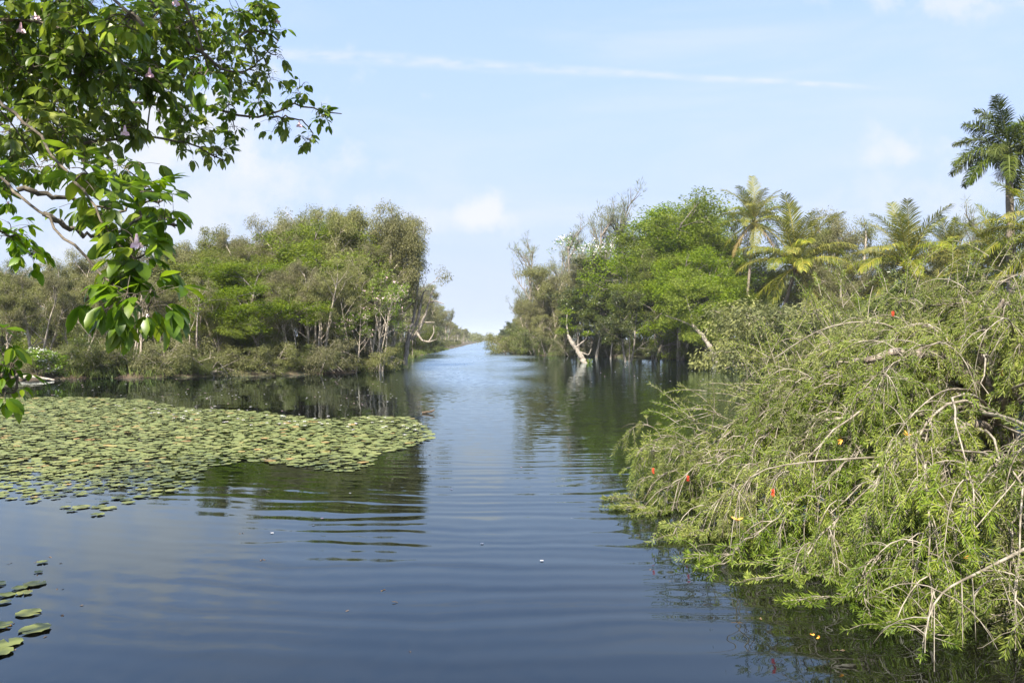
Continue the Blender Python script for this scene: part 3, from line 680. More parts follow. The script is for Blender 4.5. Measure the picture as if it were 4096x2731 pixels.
# ------------------------------------------------------------------ palms
def frond_mesh(seed, L, elev, bend, pairs, ll, lw, droop, mat, rmat, plume=False):
    """a feather leaf growing along +X from the origin and arching down: the rib and its leaflets"""
    rng = np.random.default_rng(seed); m = 14
    e = R(elev); P = [NP([0, 0, 0.])]; tn = []
    for i in range(m):
        a = e - R(bend) * (i / m) ** 1.5
        tn.append(NP([math.cos(a), 0, math.sin(a)])); P.append(P[-1] + tn[-1] * L / m)
    P = NP(P); P[:, 1] += np.linspace(0, 1, m + 1) ** 2 * rng.normal(0, .08) * L
    gr = G(); gr.tube(P, np.linspace(.055, .012, m + 1), 4)
    gl = G()
    t = np.repeat(np.linspace(.14, .995, pairs), 2) + rng.normal(0, .003, pairs * 2); t = np.clip(t, .1, .999); side = np.tile([1., -1.], pairs)
    f = t * m; k = np.clip(f.astype(int), 0, m - 1)
    B = P[k] + (P[k + 1] - P[k]) * (f - k)[:, None]; tg = unit(P[k + 1] - P[k]); S = np.tile(NP([0, 1., 0]), (len(t), 1)) * side[:, None]
    U = np.cross(tg, NP([0, 1., 0])) * -1
    U[U[:, 2] < 0] *= -1
    prof = np.sin(np.clip((t - .06) / .97, 0, 1) * math.pi) ** .5 * (1.1 - .35 * t)
    lift = rng.uniform(-1.3, 1.1, len(t)) if plume else rng.normal(.12, .12, len(t))
    D1 = unit(S * .95 + tg * (.55 + .5 * t[:, None]) + U * lift[:, None])
    LL = ll * prof * rng.uniform(.78, 1.1, len(t)) * np.where(rng.random(len(t)) < .06, .3, 1)
    ww = lw * rng.uniform(.8, 1.2, len(t))
    dr = (droop * rng.uniform(.35, 1.65, len(t)))[:, None]
    Md = B + D1 * (LL * .5)[:, None]
    D2 = unit(D1 + NP([0, 0, -1.]) * dr * 1.0); Q = Md + D2 * (LL * .3)[:, None]
    D3 = unit(D2 + NP([0, 0, -1.]) * dr * 1.3); E = Q + D3 * (LL * .28)[:, None]
    nrm = unit(np.cross(D1, tg) + 1e-6)
    sd = unit(np.cross(D1, nrm)) * ww[:, None] / 2
    v = np.stack([B - sd * .6, B + sd * .6, Md - sd, Md + sd, Q - sd * .8, Q + sd * .8, E], 1)
    b = (np.arange(len(t)) * 7)[:, None, None]
    gl.add(v, (b + NP([[0, 1, 3, 2], [2, 3, 5, 4]])[None]).reshape(-1, 4), (b + NP([[4, 5, 6]])[None]).reshape(-1, 3))
    return gl.mesh('frond', mat), gr.mesh('rib', rmat, True)


COCO = {}
for c, (el, be, dr) in {'spear': (80, 18, .15), 'up': (66, 50, .35), 'arch': (42, 78, .75), 'flat': (18, 72, .95), 'hang': (-22, 48, .8)}.items():
    COCO[c] = [frond_mesh(300 + i + len(c), 4.7, el, be, 62, 1.2, .047, dr, 'coconut', 'rachis') for i in range(2)]
COCO['dead'] = [frond_mesh(390, 4.2, -45, 35, 44, .9, .05, 1.0, 'coconut_dry', 'coconut_dry')]
ROYAL = {}
for c, (el, be, dr) in {'up': (62, 45, .3), 'arch': (38, 62, .5), 'flat': (8, 62, .6), 'hang': (-18, 62, .7)}.items():
    ROYAL[c] = [frond_mesh(400 + i + len(c), 3.3, el, be, 140, .80, .040, dr, 'royal', 'rachis_green', True) for i in range(2)]


def palm(label, base, top, frs, s=1.0, r=.16, kind='coconut', seed=0, rz0=0.0):
    rng = np.random.default_rng(seed); e = tag(empty(kind + '_palm', base), label, 'palm tree', 'coconut palms' if kind == 'coconut' else None)
    b = NP(base); t = NP(top) - b
    mid = t * .5 + NP([t[0] * -.12, 0, 0])
    P = smooth_curve([NP([0, 0, -.4]), mid, t], 22); g = G()
    g.tube(P, np.linspace(r * 1.35, r * .85, 22) * (1 + .04 * np.sin(np.arange(22) * 2.2)), 10)
    link('trunk', g.mesh('trunk', 'palm_bark' if kind == 'coconut' else 'royal_bark', True), e)
    hub = t.copy()
    if kind == 'royal':
        g = G(); g.tube([t - NP([0, 0, .1]), t + NP([0, 0, .5]), t + NP([0, 0, 1.3]), t + NP([0, 0, 1.7])], [r * 1.05, r * 1.1, r * .85, r * .5], 12); link('crownshaft', g.mesh('crownshaft', 'shaft', True), e); hub = t + NP([0, 0, 1.5])
        g = G(); clump_leaves(g, rng, t + NP([-.45, -.15, -.25]), 700, .55, .6, .35, .02, 'droop'); link('flower_stalk', g.mesh('flower_stalk', 'fibre'), e)
    else:
        g = G(); clump_leaves(g, rng, t + NP([0, 0, -.25]), 260, .38, .5, .5, .05, 'droop'); link('fibre_sheath', g.mesh('fibre_sheath', 'fibre'), e)
        for j in range(7):
            a = rng.uniform(0, 6.28); q = t + NP([math.cos(a) * .42, math.sin(a) * .42, rng.uniform(-.65, -.15)]); g = G()
            th = np.linspace(0, math.pi, 7); g.tube(np.stack([q[0] + 0 * th, q[1] + 0 * th, q[2] + .17 * np.cos(th)], 1), .13 * np.sin(th) + .002, 8, False)
            link('coconut', g.mesh('coconut', 'husk', True), e)
    lib = COCO if kind == 'coconut' else ROYAL
    for i, (c, az) in enumerate(frs):
        me, rb = lib[c][i % len(lib[c])]
        f = link('frond', me, e); f.location = hub + NP([0, 0, rng.uniform(-.15, .15) + (.25 if c in ('spear', 'up') else 0)]); q = s * rng.uniform(.88, 1.08)
        f.rotation_euler = (rng.normal(0, .10), rng.normal(0, .06), R(az) + rz0 + rng.normal(0, .08)); f.scale = (q, q, q)
        if c == 'dead': f['label'] = 'dry brown hanging frond'
        link('rib', rb, f)
    return e


ring_of = lambda c, n, a0: [(c, a0 + i * 360 / n) for i in range(n)]
full = [('spear', 20), ('spear', 200)] + ring_of('up', 6, 10) + ring_of('arch', 10, 35) + ring_of('flat', 9, 0) + ring_of('hang', 7, 200)
worn = [('spear', 80)] + ring_of('up', 6, 40) + ring_of('arch', 7, 0) + ring_of('flat', 5, 20) + ring_of('hang', 5, 180) + [('dead', 200), ('dead', 320), ('dead', 100)]
def P_(X, Y, d, bx, label, fr, s, seed, r=.16, rz=0.0):
    top = at(X, Y, d); bxx = (bx - 1176) / 1828 * d
    palm(label, (bxx, d, gz(bxx, d)), top, fr, s, r, 'coconut', seed, rz)
P_(1732, 510, 98, 1708, 'tallest coconut palm, with worn drooping fronds, beside the feathery trees', worn, 1.2, 1)
P_(1828, 612, 88, 1770, 'big coconut palm bending over the shore with clustered orange nuts', full, 1.62, 2, .2, .3)
P_(2085, 612, 76, 2080, 'large yellow-green coconut palm above the bottlebrush', full, 1.38, 3, .17, .9)
P_(2182, 590, 94, 2190, 'dark green coconut palm standing behind the two yellow ones', full, 1.1, 4)
P_(2302, 628, 68, 2306, 'broad low coconut palm in front of the royal palm trunk', full, 1.35, 5, .17, 1.7)
P_(2405, 560, 54, 2415, 'coconut palm reaching in beside the royal palm', full, 1.25, 6, .17, .5)
P_(1790, 745, 93, 1782, 'short young coconut palm with hanging fronds under the bending one', [('hang', a) for a in range(0, 360, 45)] + ring_of('flat', 6, 10) + ring_of('arch', 4, 40), .8, 7)
P_(1560, 690, 110, 1562, 'coconut palm glimpsed behind the feathery trees', full, .9, 8)
rt = at(2316, 390, 58)
palm('lone royal palm with smooth trunk and bushy dark fronds above all other trees', (rt[0] + .3, 58, gz(rt[0], 58)), rt,
     ring_of('up', 4, 20) + ring_of('arch', 6, 50) + ring_of('flat', 7, 0) + ring_of('hang', 6, 155), 1.3, .28, 'royal', 9, .35)


# ------------------------------------------------------------------ grass, far woods
rng = np.random.default_rng(9); g = G()
seg = [((-11.9, 76), (-15.5, 190), 900), ((-29, 52), (-10.5, 66), 900), ((1.5, 130), (22, 97), 900), ((23.5, 91), (38, 91), 700)]
for a, b, c in seg:
    t = rng.uniform(0, 1, c); x = a[0] + (b[0] - a[0]) * t + rng.normal(0, 1.2, c); y = a[1] + (b[1] - a[1]) * t + rng.normal(0, 1.2, c)
    keep = shore_dist(x, y) > -.2; x = x[keep]; y = y[keep]; z = height(x, y); c = len(x)
    for _ in range(12):
        P = np.stack([x + rng.normal(0, .22, c), y + rng.normal(0, .22, c), z - .05], 1); D = unit(rng.normal(0, .35, (c, 3)) + NP([0, 0, 1]))
        g.leaves(P, D, unit(rng.normal(size=(c, 3))), rng.uniform(.35, .95, c), .05)
tag(link('grass', g.mesh('grass', 'grassb')), kind='stuff')
rng = np.random.default_rng(10); g = G()
for _ in range(420):
    d = rng.uniform(540, 1000); sgn = rng.choice([-1, 1])
    x = (-12.2 - .0226 * d - rng.uniform(2, 60)) if sgn < 0 else (2.7 - .0226 * d + rng.uniform(2, 60))
    if rng.random() < .25: d = rng.uniform(1003, 1030); x = rng.uniform(-70, 40)
    h = rng.uniform(5, 10)
    for _ in range(5): clump_leaves(g, rng, NP([x + rng.normal(0, 1.5), d, h * rng.uniform(.15, .85)]), 26, 1.9, h * .2, 1.3, .5, 'up')
tag(link('far_forest', g.mesh('far_forest', 'olive')), kind='stuff')


# ------------------------------------------------------------------ lily pads and petals
def ground_px(X, Y):
    d = CAMZ / ((Y - 778) / 1828); return (X - 1176) / 1828 * d, d


def pad_mesh(seed):
    rng = np.random.default_rng(seed); k = 26; a0 = rng.uniform(0, 6.28); a = a0 + np.linspace(.16, 6.12, k)
    r = 1 + .035 * np.sin(a * 9 + seed) + .03 * rng.normal(size=k); z = .007 + .009 * np.abs(np.sin(a * 3 + seed)) * rng.uniform(.2, 1)
    rim = np.stack([r * np.cos(a), r * np.sin(a), z], 1); inner = np.stack([.5 * np.cos(a), .5 * np.sin(a), .006 + 0 * a], 1)
    v = np.concatenate([[[0.08 * math.cos(a0), .08 * math.sin(a0), .006]], inner, rim])
    t = [[0, 1 + i, 2 + i] for i in range(k - 1)]; q = [[1 + i, 1 + k + i, 2 + k + i, 2 + i] for i in range(k - 1)]
    return v, q, t


def pad_mat(name, c1, c2, c3):
    m, n = material(name); oi = n.new('ShaderNodeObjectInfo'); geo = n.new('ShaderNodeNewGeometry')
    f = n.m('FRACT', n.m('ADD', oi.outputs['Random'], geo.outputs['Random Per Island']))
    col = n.ramp(f, [(0.0, c1), (.55, c2), (.955, c3), (.98, (.30, .20, .06)), (1.0, (.25, .13, .045))])
    p = n.new('ShaderNodeBsdfPrincipled'); n.put(p.inputs['Base Color'], n.mix(n.m('MULTIPLY', n.noise(n.new('ShaderNodeTexCoord').outputs['Object'], 3.0, 4), .35), col, (.20, .21, .06, 1)))
    p.inputs['Roughness'].default_value = .45; p.inputs['Specular IOR Level'].default_value = .3
    n.put(n.new('ShaderNodeOutputMaterial').inputs[0], p.outputs[0]); return m


M['pad'] = pad_mat('lily_pad', (.088, .108, .022), (.118, .135, .030), (.165, .168, .045))
rng = np.random.default_rng(12)
POLY = NP([ground_px(*q) for q in [(-30, 914), (60, 912), (200, 912), (330, 917), (420, 937), (610, 945), (640, 952), (760, 962), (850, 955), (940, 957), (985, 985), (995, 1006), (930, 1030), (870, 1040), (850, 1068), (800, 1084), (720, 1078),
                                    (650, 1068), (560, 1058), (440, 1085), (330, 1095), (250, 1090), (-30, 1078)]])
LOOSE = NP([ground_px(*q) for q in [(-30, 1080), (250, 1088), (440, 1078), (470, 1095), (420, 1125), (330, 1150), (230, 1175), (100, 1160), (-30, 1140)]])
def inside(poly, x, y):
    r = np.zeros(len(x), bool)
    for a, b in zip(poly, np.roll(poly, -1, 0)):
        c = (a[1] > y) != (b[1] > y); r ^= c & (x < (b[0] - a[0]) * (y - a[1]) / (b[1] - a[1] + 1e-12) + a[0])
    return r
def scatter(poly, n_try, dens_noise, rmin):
    lo = poly.min(0); hi = poly.max(0); x = rng.uniform(lo[0], hi[0], n_try); y = rng.uniform(lo[1], hi[1], n_try)
    keep = inside(poly, x, y); x = x[keep]; y = y[keep]
    f = np.sin(x * 1.3 + 1.1 * np.sin(y * .7)) + np.sin(y * 1.6 + x * .4) + .6 * np.sin(x * 3.1 - y * 2.3)
    keep = rng.uniform(-1, 1, len(x)) * 1.6 < f + dens_noise(x, y); x = x[keep]; y = y[keep]
    out = []; cell = {}
    for a, b in zip(x, y):
        r = rng.uniform(.065, .135); ky = (int(a // .3), int(b // .3)); ok = True
        for i in (-1, 0, 1):
            for j in (-1, 0, 1):
                for (c, d, r2) in cell.get((ky[0] + i, ky[1] + j), ()):
                    if (a - c) ** 2 + (b - d) ** 2 < (rmin * (r + r2)) ** 2: ok = False
        if ok: cell.setdefault(ky, []).append((a, b, r)); out.append((a, b, r))
    return out
pads = scatter(POLY, 45000, lambda x, y: 1.25 + np.clip((y - 17) * .09, -.3, 1.3), .74)
loose = scatter(LOOSE, 2600, lambda x, y: .25, .92)
lower = [(ground_px(X, Y)[0], ground_px(X, Y)[1], r) for X, Y, r in [(X_, Y_, r_ * .64) for X_, Y_, r_ in [(225, 1182, .15), (97, 1292, .10), (88, 1314, .07), (80, 1342, .17), (45, 1352, .12), (55, 1363, .12), (15, 1367, .13), (10, 1384, .10), (65, 1409, .17), (80, 1446, .20), (-5, 1440, .18), (20, 1478, .17), (0, 1500, .16), (150, 1165, .13), (165, 1173, .12), (-10, 1343, .15)]]]
PM = []
for s in range(6):
    v, q, t = pad_mesh(s); g = G(); g.add(v, q, t); PM.append(g.mesh('lily_pad', M['pad']))
def one_pad(x, y, r, label, group, i):
    o = link('lily_pad', PM[i % 6]); o.location = (x, y, rng.uniform(0, .008)); o.scale = (r, r * rng.uniform(.85, 1.05), 1); o.rotation_euler = (rng.normal(0, .015), rng.normal(0, .015), rng.uniform(0, 6.28)); tag(o, label, 'lily pad', group)
low_lb = ['lone lily pad adrift below the loose fringe of the lily mat', 'torn lily pad at the top of the small cluster by the near shore', 'tiny lily pad under the torn one by the near shore', 'wide dull green pad in the near-shore cluster, uppermost of its knot',
          'small pad touching the wide dull green one', 'second small pad touching the wide dull green one', 'folded pad at the edge of the near-shore cluster', 'small pad below the folded one', 'notched yellow-green pad alone below the near-shore cluster',
          'largest pad of all, below the notched yellow-green one', 'pad half cut by the picture edge beside the largest pad', 'pad below the largest one, tilted', 'lowest lily pad of the near-shore group', 'dull pad just above the lone adrift one', 'dull pad touching the one above the lone adrift pad', 'pad half cut by the picture edge above the folded one']
for i, ((x, y, r), lb) in enumerate(zip(lower, low_lb)): one_pad(x, y, r, lb, 'lily pads by the near shore', i)
allp = sorted(loose, key=lambda q: q[1]) + sorted(pads, key=lambda q: q[1])
nl = len(loose); room = 298 - len(lower)
for i, (x, y, r) in enumerate(allp[:room]):
    if i < nl: one_pad(x, y, r, 'pale green lily pad in the loose fringe below the lily mat', 'loose fringe of lily pads', i)
    else: one_pad(x, y, r, 'green lily pad packed along the near edge of the big lily mat', 'lily pads of the mat edge', i)
g = G()
for i, (x, y, r) in enumerate(allp[room:]):
    v, q, t = pad_mesh(i % 40); th = rng.uniform(0, 6.28); c, s = math.cos(th), math.sin(th)
    v = v * NP([r, r, 1]) ; tz = rng.normal(0, .05, 2)
    w = np.stack([v[:, 0] * c - v[:, 1] * s + x, v[:, 0] * s + v[:, 1] * c + y, v[:, 2] + rng.uniform(0, .015) + np.maximum(-.01, v[:, 0] * tz[0] + v[:, 1] * tz[1])], 1); g.add(w, q, t)
tag(link('lily_pads', g.mesh('lily_pads', M['pad'])), 'dense mat of round lily pads covering the pond beyond its near edge', 'lily pads', kind='stuff')

def petal_mesh(seed, mat, sz=1.0):
    rng = np.random.default_rng(seed); g = G(); k = 5; a = np.arange(k) / k * 6.28 + rng.uniform(0, 1)
    D = np.stack([np.cos(a), np.sin(a), .5 + 0 * a], 1); g.blades(np.zeros((k, 3)), D, np.tile([0, 0, 1.], (k, 1)), .024 * sz, .019 * sz, .5, .2)
    return g.mesh('fallen_blossom', mat)
PT = [petal_mesh(s, mt) for s, mt in ((1, 'white_petal'), (2, 'white_petal'), (3, 'pink_petal'))]
spots = []
for _ in range(95): spots.append((rng.uniform(0, 950), rng.uniform(866, 935) if rng.random() < .7 else rng.uniform(900, 960)))
for _ in range(22): spots.append((rng.uniform(1200, 1700), rng.uniform(838, 880)))
for _ in range(5): spots.append((rng.uniform(500, 1350), rng.uniform(1020, 1350)))
spots += [(1037, 1124), (720, 1206), (625, 1224), (740, 1190)]
for i, (X, Y) in enumerate(spots):
    x, y = ground_px(X, Y)
    if shore_dist(NP([x]), NP([y]))[0] > -.4: continue
    o = link('fallen_blossom', PT[i % 3]); s = 1.0 + max(0, (y - 18) / 30); o.location = (x, y, .006); o.scale = (s, s, s * .7); o.rotation_euler = (0, 0, rng.uniform(0, 6.28))
    zone = 'on the calm water before the far wooded shore' if X < 1000 and Y < 1000 else ('on the dark water before the eastern shore' if X > 1100 and Y < 900 else 'on the open water past the lily mat')
    tag(o, 'pale fallen blossom floating ' + zone, 'blossom', 'blossoms ' + zone)
# lily blossoms standing in the mat
LB = [petal_mesh(10 + s, 'white_petal', 1.7) for s in range(2)]
for i in range(70):
    X = rng.uniform(200, 970); Y = np.interp(X, [200, 560, 980], [935, 962, 985]) + rng.normal(0, 9)
    x, y = ground_px(X, Y); o = link('lily_flower', LB[i % 2]); o.location = (x, y, .04); o.rotation_euler = (0, 0, rng.uniform(0, 6)); o.scale = (1.25,) * 3
    tag(o, 'small white flower lying on the far half of the lily mat', 'flower', 'white flowers on the lily mat')
x, y = ground_px(984, 949); b = NP([x, y, 0.0]); g = G()
g.tube(smooth_curve([b + NP([-.22, 0, .02]), b + NP([-.05, .03, .05]), b + NP([.12, 0, .06]), b + NP([.2, -.02, .12])], 10), np.linspace(.05, .03, 10), 6); g.tube(smooth_curve([b + NP([.05, 0, .05]), b + NP([.1, .02, .12]), b + NP([.2, .06, .09])], 6), np.linspace(.03, .01, 6), 5)
tag(link('driftwood', g.mesh('driftwood', 'driftwood', True)), 'dark scrap of driftwood floating past the tip of the lily mat', 'driftwood')
x, y = ground_px(906, 1384); g = G(); g.blades([(x - .03, y, .012)], [(1, .2, 0.05)], [(0, 0, 1)], .07, .02); tag(link('floating_leaf', g.mesh('floating_leaf', 'orange_leaf')), 'orange dead leaf floating on the open water near the viewer', 'leaf')
for i in range(26):
    X, Y = (rng.uniform(0, 190), rng.uniform(1270, 1520)) if i < 14 else ((rng.uniform(1420, 1950), 0) if i < 20 else (rng.uniform(450, 1350), rng.uniform(1150, 1500)))
    if Y == 0: Y = np.interp(X, [1400, 1700, 1950], [1230, 1400, 1470]) + rng.uniform(0, 40)
    x, y = ground_px(X, Y); g = G(); m = 2 if i % 3 else 3; g.blades(np.stack([x + rng.normal(0, .02, m), y + rng.normal(0, .02, m), .004 + 0 * np.arange(m)], 1), rng.normal(size=(m, 3)) * NP([1, 1, .05]), np.tile([0, 0, 1.], (m, 1)), rng.uniform(.03, .06, m), rng.uniform(.012, .022, m))
    where = 'among the near-shore lily pads' if i < 14 else ('on the dark water beside the bottlebrush' if i < 20 else 'on the open rippled water')
    tag(link('dead_leaf', g.mesh('dead_leaf', ['orange_leaf', 'fibre', 'driftwood'][i % 3])), 'scrap of dead leaf floating ' + where, 'leaf litter', 'leaf scraps ' + where)
# a bird over the canal
b = at(979, 722, 120); e = tag(empty('bird', b), 'small dark bird flying low over the canal', 'bird')
g = G(); th = np.linspace(0, 1, 9); g.tube(np.stack([(th - .5) * .42, 0 * th, .03 * np.sin(th * 3)], 1), .065 * np.sin(th * math.pi) ** .7 + .006, 8)
for sg in (1, -1): g.blades([(0.02, 0, .03)], [(-.25, sg, .55 if sg > 0 else .3)], [(0.2, 0, 1)], .42, .17, .25, 0)
g.leaves([(-.15, 0, 0)], [(-1, 0, 0.05)], [(0, 0, 1)], .22, .1); link('body', g.mesh('body', 'feathers'), e)


# ------------------------------------------------------------------ the bottlebrush overhanging the water
rng = np.random.default_rng(21)
e = tag(empty('bottlebrush_shrub', (7.4, 11.4, gz(7.4, 11.4))), 'huge weeping bottlebrush with pale twigs and red flowers drooping over the dark water', 'shrub')
bb = NP(e.location)
trunk_pts = [NP([7.6, 11.6, -.4]), NP([7.2, 11.3, .7]), NP([6.6, 11.0, 1.5]), NP([6.35, 10.9, 2.1])]
g = G(); g.tube(smooth_curve(trunk_pts, 14) - bb, np.linspace(.30, .17, 14) * (1 + .1 * rng.normal(size=14)), 9); link('trunk', g.mesh('trunk', 'brush_bark', True), e)
# (bearing, reach, peak height, end height, start fraction up the trunk)
limbs = []
ends = [  # end points x, y, z ; arch height ; start z
    (2.05, 12.8, .3, 1.2), (2.3, 12.0, .25, 1.4), (2.3, 13.9, 1.05, 2.0), (2.5, 14.4, 1.5, 2.5), (2.55, 10.6, .3, 1.35), (2.85, 9.4, .25, 1.35), (3.15, 8.6, .2, 1.25), (3.5, 7.9, .2, 1.3), (3.8, 7.2, .25, 1.35), (4.15, 6.6, .4, 1.45), (4.3, 6.4, .8, 1.75),
    (3.3, 11.4, 1.6, 2.2), (3.4, 9.8, 1.1, 2.0), (3.9, 8.4, 1.0, 1.9), (4.4, 7.6, 1.2, 2.05), (3.5, 13.2, 2.0, 2.75), (4.3, 13.9, 2.5, 3.2), (5.0, 12.2, 2.8, 3.2), (4.6, 10.2, 2.2, 2.6), (5.2, 8.8, 2.0, 2.5), (5.4, 7.2, 1.6, 2.2),
    (5.6, 13.6, 3.0, 3.5), (6.6, 12.8, 3.3, 3.6), (7.6, 13.4, 3.4, 3.8), (6.3, 10.0, 2.9, 3.2), (7.4, 10.2, 3.1, 3.5), (6.6, 8.6, 2.3, 2.8), (8.4, 11.8, 3.2, 3.8), (7.6, 8.8, 2.2, 2.9), (6.2, 7.4, 1.8, 2.4), (8.8, 14.0, 3.3, 3.9), (9.4, 12.4, 2.9, 3.6),
    (3.0, 10.4, .7, 1.6), (3.6, 9.0, .6, 1.5), (4.4, 8.2, .5, 1.5), (4.9, 7.6, .7, 1.6), (4.0, 12.2, 1.3, 2.3), (5.2, 10.6, 1.6, 2.3), (6.0, 9.0, 1.4, 2.1), (4.6, 6.3, .25, 1.2), (5.3, 6.3, .5, 1.3), (4.1, 11.2, 1.0, 2.0), (5.6, 11.2, 1.4, 2.5), (4.2, 9.2, .15, .8), (5.0, 8.2, .2, .9), (5.6, 7.4, .3, 1.0), (3.9, 10.5, .15, .8), (5.6, 9.4, .4, 1.1), (4.6, 10.4, .3, 1.0), (4.6, 7.2, .15, .8), (3.9, 9.3, .1, .7)]
up = NP([0, 0, 1.])
def spiral_leaves(g, pts, n, L, Wd, t0):
    P = np.asarray(pts); m = len(P) - 1
    t = np.linspace(t0, 1, n); f = t * m; k = np.clip(f.astype(int), 0, m - 1)
    B = P[k] + (P[k + 1] - P[k]) * (f - k)[:, None]; tg = unit(P[k + 1] - P[k])
    a = np.arange(n) * 2.4 + rng.uniform(0, 6.28)
    ref = np.where(np.abs(tg[:, 2:3]) < .9, up, NP([1., 0, 0])); A = unit(np.cross(tg, ref)); Bq = np.cross(tg, A)
    rad = A * np.cos(a)[:, None] + Bq * np.sin(a)[:, None]
    D = unit(rad * .8 + tg * (.65 + .5 * t[:, None] ** 3)); g.leaves(B, D, unit(np.cross(D, tg) * .8 + rng.normal(0, .4, (n, 3)) + up * .35), L * rng.uniform(.75, 1.2, n), Wd)
envelope = lambda x: np.interp(x, [1.5, 2.25, 3.07, 3.7, 4.2, 4.8, 5.5, 6.3, 8], [.6, .9, 1.25, 1.65, 2.15, 2.8, 3.15, 3.6, 3.75])
# gaps in the leaves that let the shaded stems show, each a tube of air running in towards the trunk
HOL = [((3.9, 6.9, 2.15), (6.9, 11.2, 1.5), .62), ((2.7, 8.2, 1.0), (6.9, 11.2, 1.1), .40), ((4.3, 6.3, 1.2), (7.0, 11.2, 1.0), .44), ((3.2, 9.4, 1.5), (6.9, 11.3, 1.6), .34), ((4.6, 7.4, 2.5), (6.9, 11.2, 2.2), .36)]
def hollow(q):
    for a, b, w in HOL:
        a = NP(a); b = NP(b); t = np.clip(np.dot(q - a, b - a) / np.dot(b - a, b - a), 0, 1)
        if np.linalg.norm(q - a - t * (b - a)) < w and rng.random() < .93: return True
    return False
tipsB = []
for li, (ex, ey, ez, hz) in enumerate(ends):
    end = NP([ex, ey, ez]); t0 = rng.uniform(.3, 1.0) if hz > 1.5 else rng.uniform(.15, .6)
    st = smooth_curve(trunk_pts, 14)[int(3 + t0 * 10)]
    far = np.linalg.norm((end - st)[:2])
    q1 = st + (end - st) * NP([.35, .35, 0]) + up * (hz - st[2]) * .75; q2 = st + (end - st) * NP([.7, .7, 0]) + up * (hz - st[2])
    q1[:2] += rng.normal(0, .12 * far, 2); q2[:2] += rng.normal(0, .08 * far, 2)
    P = smooth_curve([st, q1, q2, end], 16) + rng.normal(0, .016, (16, 3))
    P[:, 2] = np.minimum(P[:, 2], envelope(P[:, 0]) - np.where(P[:, 0] < 3, .25, .5))
    gb = G(); gl = G(); gb.tube(P - bb, np.linspace(rng.uniform(.022, .042), .005, 16), 6)
    dens = 1.0 if ex < 8 and ey < 13.2 else .7
    nsec = int((17 + 3.2 * far) * dens)
    for s in range(nsec):
        t = .3 + .7 * ((s + rng.uniform(0, 1)) / nsec); f = t * 15; k = min(int(f), 14); b0 = P[k] + (P[k + 1] - P[k]) * (f - k); tg = unit(P[k + 1] - P[k])
        out = unit(NP([b0[0] - 7.2, b0[1] - 11.3, 0]))
        if hollow(b0): continue
        d = unit(tg * .5 + out * .35 + rng.normal(0, .55, 3) + up * rng.uniform(.2, .85)); L = rng.uniform(.55, 1.2); sag = -.36 if b0[2] > 1.7 else -.48
        S = [b0]; p = b0
        for i in range(7):
            d = unit(d + up * sag + rng.normal(0, .07, 3)); p = p + d * L / 7
            if p[2] < .04: p[2] = .04 + rng.uniform(0, .03); d = unit(d * NP([1, 1, .1]))
            S.append(p)
        S = NP(S); gb.tube(S - bb, np.linspace(.0075, .003, 8), 4)
        ntw = int(rng.integers(8, 13))
        for w in range(ntw):
            f = rng.uniform(1.2, 6.9); k = int(f); c0 = S[k] + (S[k + 1] - S[k]) * (f - k); tg = unit(S[k + 1] - S[k])
            d = unit(tg * .8 + rng.normal(0, .55, 3) + up * rng.uniform(-.1, .55)); L2 = rng.uniform(.22, .50); Q = [c0]; p = c0
            for i in range(4):
                d = unit(d + up * -.36 + rng.normal(0, .06, 3)); p = p + d * L2 / 4
                if p[2] < .03: p[2] = .03 + rng.uniform(0, .02)
                Q.append(p)
            Q = NP(Q); gb.tube(Q - bb, np.linspace(.004, .002, 5), 3, False)
            if rng.random() < .86: spiral_leaves(gl, Q - bb, int(rng.integers(26, 40)), .074, .0125, rng.choice([.15, .4, .55]))
            tipsB.append(Q[-1])
        if rng.random() < .6: spiral_leaves(gl, S[4:] - bb, 30, .075, .012, .3)
    for s in range(int(34 + 8 * far)):   # short leafy shoots right on the limb
        f = rng.uniform(3.5, 14.9); k = int(f); c0 = P[k] + (P[k + 1] - P[k]) * (f - k); d = unit(P[k + 1] - P[k] + rng.normal(0, .7, 3) + up * rng.uniform(-.2, .9))
        if hollow(c0): continue
        L2 = rng.uniform(.16, .42); Q = [c0]
        for i in range(4): d = unit(d + up * -.22); Q.append(Q[-1] + d * L2 / 4)
        Q = NP(Q); Q[:, 2] = np.maximum(Q[:, 2], .03); gb.tube(Q - bb, np.linspace(.004, .002, 5), 3, False); spiral_leaves(gl, Q - bb, int(rng.integers(22, 38)), .074, .0125, .1)
    o = link('branch', gb.mesh('branch', 'twig_bark', True), e); link('foliage', gl.mesh('foliage', 'brush'), o)
for pts, r0 in (([(6.4, 10.9, 1.9), (5.9, 10.7, 2.3), (5.3, 10.6, 2.45), (4.6, 10.7, 2.3)], .11), ([(6.6, 11.0, 1.5), (6.9, 10.4, 2.2), (7.3, 9.9, 2.7), (7.8, 9.4, 2.9)], .11), ([(6.8, 11.0, 1.2), (6.0, 10.2, 1.5), (5.3, 9.4, 1.55), (4.7, 8.8, 1.3)], .10), ([(6.5, 11.0, 1.9), (6.3, 10.7, 2.6), (6.4, 10.4, 3.1)], .08), ([(7.0, 11.1, .9), (6.4, 9.8, 1.1), (5.8, 8.6, 1.2), (5.2, 7.7, 1.0)], .09)):
    Q = smooth_curve(pts, 14) + rng.normal(0, .014, (14, 3)); g = G(); g.tube(Q - bb, np.linspace(r0, r0 * .35, 14), 8); link('limb', g.mesh('limb', 'brush_bark', True), e)
